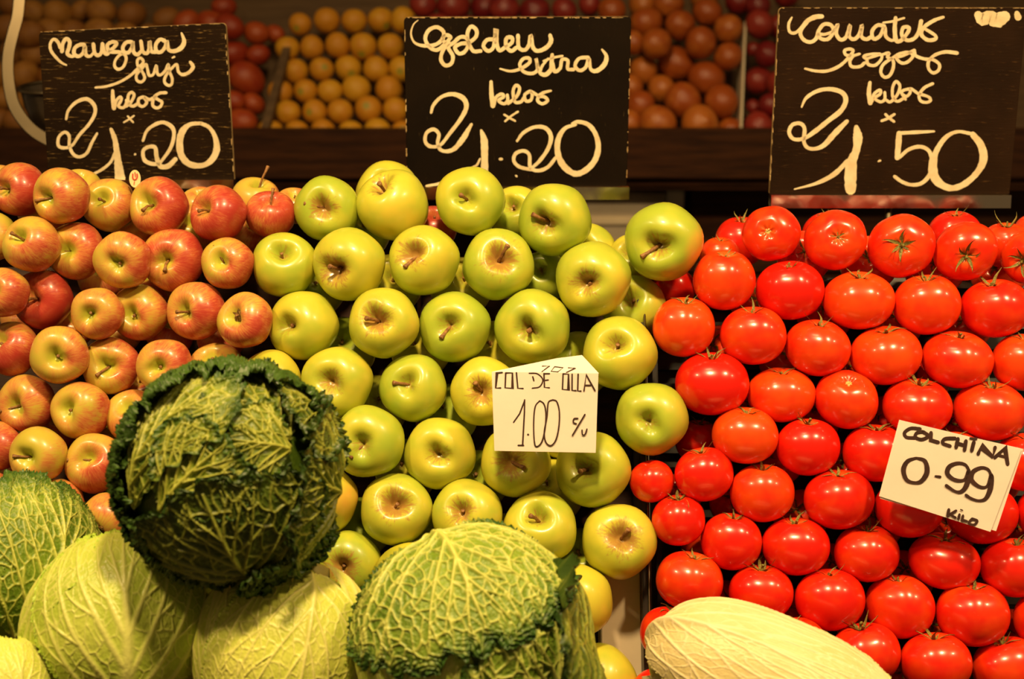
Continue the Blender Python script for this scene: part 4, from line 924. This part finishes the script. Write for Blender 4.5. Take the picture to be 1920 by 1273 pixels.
def leaf(ball, B, T, phim, edge, style, layer=.05, flare=.0, ruf=.03, seed=1, cellsz=.11, vh=.016, rimw=.12, ribw=.035, n=(190, 170), crinkle=.012, tight=0.0, rimh=.0, netw=.16, name='leaf', stretch=None, label=None):
    R = np.random.RandomState(seed); e, r3, rad = ball
    B = np.array(B, float); B /= np.linalg.norm(B); T = np.array(T, float); T /= np.linalg.norm(T)
    rho0 = math.acos(max(-1, min(1, B @ T))) * edge
    H = T - B * (B @ T); H /= np.linalg.norm(H); S = np.cross(B, H)
    nu, nv = n; phi = np.linspace(-phim, phim, nu) * PI / 180
    tt = np.linspace(.0, 1, nv) ** .9
    k1, k2, k3 = R.uniform(0, 6.28, 3)
    PH, TT = np.meshgrid(phi, tt, indexing='ij')
    rel = np.abs(PH) / math.radians(phim)
    em = rho0 * (1 - .22 * rel ** 3.0) * (1 + .022 * np.sin(7 * PH + k1) + .018 * np.sin(17 * PH + k2) + .012 * np.sin(41 * PH + k3))
    RHO = TT * em
    Px, Py = RHO * np.sin(PH), RHO * np.cos(PH)
    P = np.stack((Px.ravel(), Py.ravel()), 1)
    # veins: rib, branches that sweep outwards, forks
    segs, wid = [], []
    def poly(pts, w0, w1):
        for i in range(len(pts) - 1):
            segs.append((pts[i], pts[i + 1])); a = i / (len(pts) - 1); b = (i + 1) / (len(pts) - 1)
            wid.append((w0 + (w1 - w0) * a, w0 + (w1 - w0) * b))
    rib = [np.array((.02 * math.sin(4 * s), s)) * 1.0 for s in np.linspace(0, rho0 * .93, 9)]
    poly(rib, ribw, ribw * .28)
    nb = 5
    for sd in (-1, 1):
        for k in range(nb):
            s0 = rho0 * (.01 + .145 * k + R.uniform(-.02, .02)); ang = math.radians(min(phim * .92, 80 - 9 * k) if k < 2 else 62 - 7 * k) * sd
            p = np.array((0., s0)); L = (rho0 - s0) * (.95 if k < 3 else .8); pts = [p.copy()]; a = ang * .78
            for q in range(8):
                p = p + L / 8 * np.array((math.sin(a), math.cos(a))); pts.append(p.copy()); a += ang * .04 + R.uniform(-.07, .07)
                if q in (2, 5):
                    sgn = 1 if q != 5 else -1
                    a2 = a + sgn * sd * .55; pp = p.copy(); br = [pp.copy()]
                    for _ in range(4):
                        pp = pp + L * .085 * np.array((math.sin(a2), math.cos(a2))); br.append(pp.copy()); a2 += R.uniform(-.12, .12)
                    poly(br, ribw * .22, ribw * .12)
            poly(pts, ribw * .45, ribw * .18)
    main = seg_dist(P, segs, wid)
    # network of cells, drawn out along the leaf
    def cells(size, sx, sy):
        G_ = []; lim = rho0 * 1.1
        for a in np.arange(-lim, lim, size * sx):
            for b in np.arange(-lim * .4, lim, size * sy): G_.append((a / sx + R.uniform(-.42, .42) * size, b / sy + R.uniform(-.42, .42) * size))
        kd = kdtree.KDTree(len(G_))
        for i, g in enumerate(G_): kd.insert((g[0], g[1], 0), i)
        kd.balance(); o = np.empty(len(P)); f1 = np.empty(len(P))
        # work in warped polar coordinates so that cells stretch away from the base
        wx = P[:, 0] / sx + .025 * np.sin(P[:, 1] * 19 + k1); wy = P[:, 1] / sy + .025 * np.sin(P[:, 0] * 17 + k2)
        for i in range(len(P)):
            r_ = kd.find_n((wx[i], wy[i], 0), 2); o[i] = r_[1][2] - r_[0][2]; f1[i] = r_[0][2]
        return o / size, f1 / size
    c1, f1 = cells(cellsz, 1.0, 1.25); c2, _ = cells(cellsz * .46, 1., 1.)
    net = np.clip(1.15 - c1 / (netw * .11 / cellsz), 0, 1); net2 = np.clip(1 - c2 / .16, 0, 1)
    vein = np.maximum(main, np.maximum(net * .82, net2 * .26))
    hmap = np.maximum(main * 1.15, np.maximum(net * .72, net2 * .30)) + .22 * (1 - np.clip(f1 * 1.6, 0, 1))
    t = TT.ravel(); ph = PH.ravel(); re = rel.ravel()
    d_edge = np.minimum(1 - t, (1 - re) * 1.6 * np.clip(t * 1.2, .05, 1))
    rimm = np.clip(1 - d_edge / rimw, 0, 1); rimm = rimm * rimm * (3 - 2 * rimm) * np.clip((t - .12) / .4, 0, 1)
    nzv = sum(np.sin(P[:, 0] * f * math.cos(a) + P[:, 1] * f * math.sin(a) + b) * w for f, a, b, w in
              [(R.uniform(60, 160), R.uniform(0, 6.28), R.uniform(0, 6.28), R.uniform(.3, 1) / 4) for _ in range(14)])
    bub = np.abs(np.sin(P[:, 0] * 62 + 2.2 * np.sin(P[:, 1] * 37 + k1) + nzv) * np.sin(P[:, 1] * 58 + 2.2 * np.sin(P[:, 0] * 41 + k2)))
    wav = np.sin(ph * 11 + k1 + 1.5 * np.sin(ph * 5 + k3)) * .6 + np.sin(ph * 27 + k2) * .4
    low = .5 * np.sin(P[:, 0] * 5 + k1) + .5 * np.sin(P[:, 1] * 6 + k2)
    edge_t = np.maximum(t, np.where(re > .8, (re - .8) * 5 * np.clip(t * 2, 0, 1), 0))
    ss = lambda x, a, b: np.clip((x - a) / (b - a), 0, 1) ** 2 * (3 - 2 * np.clip((x - a) / (b - a), 0, 1))
    hr = 1 + layer + vh * hmap * (1 - .75 * rimm) * ss(t, 0, .06) + crinkle * nzv * .35 * (.35 + rimm) + .010 * low * (1 - tight) + (crinkle * 3.0 * (bub - .35) + ruf * wav + rimh) * rimm + flare * ss(edge_t, .55, 1) \
         - layer * .7 * (1 - ss(t, 0, .35)) + .035 * ribw / .035 * np.exp(-(P[:, 0] / (ribw * 1.6)) ** 2) * (1 - ss(t, .1, .8))
    vein = vein * (1 - .93 * rimm)
    cr_, sr_ = np.cos(RHO.ravel()), np.sin(RHO.ravel())
    D = cr_[:, None] * B + sr_[:, None] * (np.cos(ph)[:, None] * H + np.sin(ph)[:, None] * S)
    X = D * hr[:, None] * rad
    # fold the rim over a little, sideways along the leaf
    Tn = -sr_[:, None] * B + cr_[:, None] * (np.cos(ph)[:, None] * H + np.sin(ph)[:, None] * S)
    Sd = np.cross(D, Tn)
    X = X + (Tn * (crinkle * 1.8 * np.sin(ph * 33 + k2) * rimm)[:, None] + Sd * (crinkle * 2.0 * np.sin(ph * 23 + t * 40 + k3) * rimm)[:, None]) * rad
    if stretch is not None:
        X[:, 0] = np.sign(X[:, 0]) * (np.abs(X[:, 0]) / rad) ** .72 * rad
        X = X @ np.array(stretch).T
    idx = np.arange(nu * nv).reshape(nu, nv)
    q = np.stack((idx[:-1, :-1], idx[1:, :-1], idx[1:, 1:], idx[:-1, 1:]), -1).reshape(-1, 4)
    me = bpy.data.meshes.new(name)
    me.vertices.add(len(X)); me.vertices.foreach_set('co', X.astype(np.float32).ravel())
    me.loops.add(q.size); me.loops.foreach_set('vertex_index', q.astype(np.int32).ravel())
    me.polygons.add(len(q)); me.polygons.foreach_set('loop_start', np.arange(0, q.size, 4, dtype=np.int32)); me.polygons.foreach_set('loop_total', np.full(len(q), 4, np.int32))
    me.update(calc_edges=True); me.polygons.foreach_set('use_smooth', [True] * len(q))
    for nm_, arr in (('vein', vein), ('rim', rimm)):
        at = me.attributes.new(nm_, 'FLOAT', 'POINT'); at.data.foreach_set('value', arr.astype(np.float32))
    me.materials.append(LM[style]); o = link(name, me, e)
    if label: o['label'] = label
    return o
def ball(name, cx, cy, rpx, z, label, cat, coremat, stretch=None, core=.985):
    e = empty(name, W(cx, cy, z), basis(cx, cy)); tag(e, label, cat, 'cabbages heaped at the front')
    rad = rpx * z / F
    bm = bmesh.new(); bmesh.ops.create_icosphere(bm, subdivisions=5, radius=rad * core)
    for v in bm.verts:
        d = v.co.normalized(); v.co *= 1 + .012 * math.sin(9 * d.x + 2) * math.sin(8 * d.y + 5 * d.z)
        if stretch is not None:
            v.co.x = math.copysign((abs(v.co.x) / rad) ** .72 * rad, v.co.x); v.co = Matrix(stretch) @ v.co
    me = bpy.data.meshes.new('heart'); bm.to_mesh(me); bm.free(); me.polygons.foreach_set('use_smooth', [True] * len(me.polygons))
    for nm_ in ('vein', 'rim'): me.attributes.new(nm_, 'FLOAT', 'POINT')
    link('heart', me, e, LM[coremat]); return (e, None, rad)
# A: big dark savoy
bA = ball('savoy_cabbage', 432, 888, 186, 1.25, 'large dark green savoy cabbage with crinkled outer leaves lying on the apples', 'cabbage', 'dark')
leaf(bA, (.25, -.25, -1), (-.55, .78, .52), 92, 1.0, 'rimleaf', .075, .10, .05, 11, .10, .014, .42, .03, (290, 170), .028, label='dark ruffled outer leaf')
leaf(bA, (-.1, .3, -1), (-.74, -.70, .36), 62, 1.0, 'rimleaf', .06, .07, .045, 12, .10, .010, .34, .03, (190, 150), .028, label='dark ruffled lower leaf')
leaf(bA, (.55, .30, .78), (-.18, .88, .45), 66, .95, 'dark', .02, .0, .02, 20, .17, .034, .10, .034, netw=.24, rimh=.04)
leaf(bA, (-.88, -.34, .36), (-.02, .86, .50), 36, 1.0, 'inner', .035, .02, .02, 14, .17, .034, .13, .032, (190, 190), .018, netw=.24, rimh=.075)
leaf(bA, (.54, .20, .81), (-.04, .32, .95), 64, 1.0, 'inner', .055, .0, .02, 15, .16, .036, .09, .032, netw=.24, rimh=.045)
leaf(bA, (-.62, -.34, .70), (.0, .30, .95), 50, 1.0, 'inner', .060, .01, .02, 13, .17, .036, .10, .036, netw=.24, rimh=.045)
leaf(bA, (.98, .42, -.02), (.36, .74, .58), 64, 1.0, 'dark', .075, .03, .03, 16, .16, .034, .14, .032, (190, 170), .022, netw=.24, rimh=.07)
leaf(bA, (.26, -.95, .28), (-.28, -.04, .93), 76, .96, 'dark', .088, .015, .025, 17, .17, .038, .11, .045, (250, 190), .018, netw=.24, rimh=.06)
leaf(bA, (1.0, -.20, .06), (.52, -.02, .84), 88, 1.0, 'dark', .115, .035, .03, 18, .16, .036, .14, .040, (260, 180), .024, netw=.24, rimh=.08)
leaf(bA, (.60, -.72, .45), (.58, -1.0, .22), 80, 2.0, 'rimleaf', .12, .10, .05, 19, .12, .01, .6, .02, (110, 70), .028, label='dark ruffled leaf tip')
# E: front savoy
bE = ball('savoy_cabbage', 880, 1205, 205, 1.245, 'green savoy cabbage with net-like pale veins at the front below the green apples', 'cabbage', 'mid')
leaf(bE, (.50, .62, .0), (.96, -.50, .12), 62, 1.1, 'dark', .10, .30, .04, 21, .16, .026, .13, .045, (210, 180), .018, netw=.2)
leaf(bE, (.45, -.98, .2), (.66, .25, .72), 60, 1.0, 'mid', .04, .01, .02, 22, .14, .030, .10, .05, netw=.2)
leaf(bE, (-.45, -.95, .1), (-.45, .1, .9), 75, 1.0, 'pale', .03, .0, .015, 23, .13, .014, .08, .06)
leaf(bE, (-.32, .90, .22), (.22, -.08, .97), 98, .98, 'mid', .085, .012, .030, 24, .105, .032, .15, .048, (340, 220), .020, netw=.18)
# C: pale peeled cabbage
bC = ball('pale_cabbage', 236, 1168, 170, 1.305, 'pale peeled cabbage with a broad midrib below the dark savoy', 'cabbage', 'pale')
leaf(bC, (.75, -.7, .1), (.55, .72, .42), 48, 1.05, 'pale', .035, .0, .01, 31, .15, .012, .05, .05, crinkle=.010)
leaf(bC, (-.80, -.60, .0), (-.34, .93, .12), 44, 1.0, 'pale', .045, .0, .01, 32, .14, .010, .05, .10, crinkle=.008)
leaf(bC, (.02, -.95, .35), (-.02, .97, .35), 62, 1.02, 'pale', .055, .0, .016, 33, .15, .014, .06, .11, (230, 230), crinkle=.011)
# D: yellow pale cabbage
bD = ball('pale_cabbage', 530, 1226, 160, 1.285, 'pale yellow peeled cabbage with cut stem between the dark and green savoys', 'cabbage', 'yellow')
leaf(bD, (.38, .92, .0), (.92, -.45, .2), 38, 1.1, 'yellow', .05, .0, .01, 41, .14, .010, .05, .12, crinkle=.008)
leaf(bD, (-.1, .95, .0), (-.92, -.3, .2), 38, 1.1, 'yellow', .04, .0, .01, 42, .14, .010, .05, .10, crinkle=.008)
leaf(bD, (.25, .94, .22), (-.10, -.9, .35), 66, 1.05, 'yellow', .06, .0, .016, 43, .14, .018, .06, .05, (230, 230), crinkle=.013)
V, Fc = tube([(Vector((.34, .93, .12)).normalized() * bD[2] * f) for f in (.9, 1.03, 1.10, 1.115)], [.020, .0165, .0145, .010], 14)
p_ = link('cut_stem', mesh_np('cut_stem', V, Fc), bD[0], M['scar']); p_['label'] = 'brownish cut stem end'
# B: savoy at the far left
bB = ball('savoy_cabbage', 6, 1062, 158, 1.375, 'green savoy cabbage cut by the left edge, fan of pale veins', 'cabbage', 'mid')
leaf(bB, (-.2, -.6, .7), (-.75, .8, .3), 60, 1.0, 'dark', .05, .04, .03, 51, .11, .025, .2, .035)
leaf(bB, (.12, -.80, .58), (.42, .86, .22), 62, 1.02, 'mid', .08, .07, .045, 52, .13, .032, .28, .055, (250, 200), .022, netw=.2)
# F: small pale one in the corner
bF = ball('pale_cabbage', -6, 1296, 100, 1.24, 'small pale yellow cabbage in the bottom left corner', 'cabbage', 'yellow')
leaf(bF, (.1, -.9, .35), (.2, .95, .35), 70, 1.0, 'yellow', .05, .0, .02, 61, .14, .02, .06, .07, (150, 150))
# H: chinese cabbage on the tomatoes
a_ = math.radians(-21); c_, s_ = math.cos(a_), math.sin(a_)
ST = (Matrix(((c_, -s_, 0), (s_, c_, 0), (0, 0, 1))) @ Matrix.Diagonal((1.66, .90, .80))).to_3x3()
bH = ball('chinese_cabbage', 1452, 1300, 150, 1.295, 'cream white oblong chinese cabbage lying on the lowest tomatoes', 'cabbage', 'cream', ST)
stn = [list(r) for r in ST]
leaf(bH, (-1, -.55, .0), (.85, -.25, .5), 55, 1.0, 'cream', .02, .0, .01, 71, .16, .006, .04, .07, (190, 200), .005, stretch=stn)
leaf(bH, (-1, .45, -.25), (.95, .35, -.1), 44, 1.0, 'cream', .03, .0, .02, 72, .16, .006, .04, .05, (190, 200), .005, stretch=stn)
leaf(bH, (-1, .0, -.1), (.80, .28, .55), 62, 1.0, 'cream', .055, .0, .012, 73, .17, .012, .05, .07, (210, 220), .009, stretch=stn)
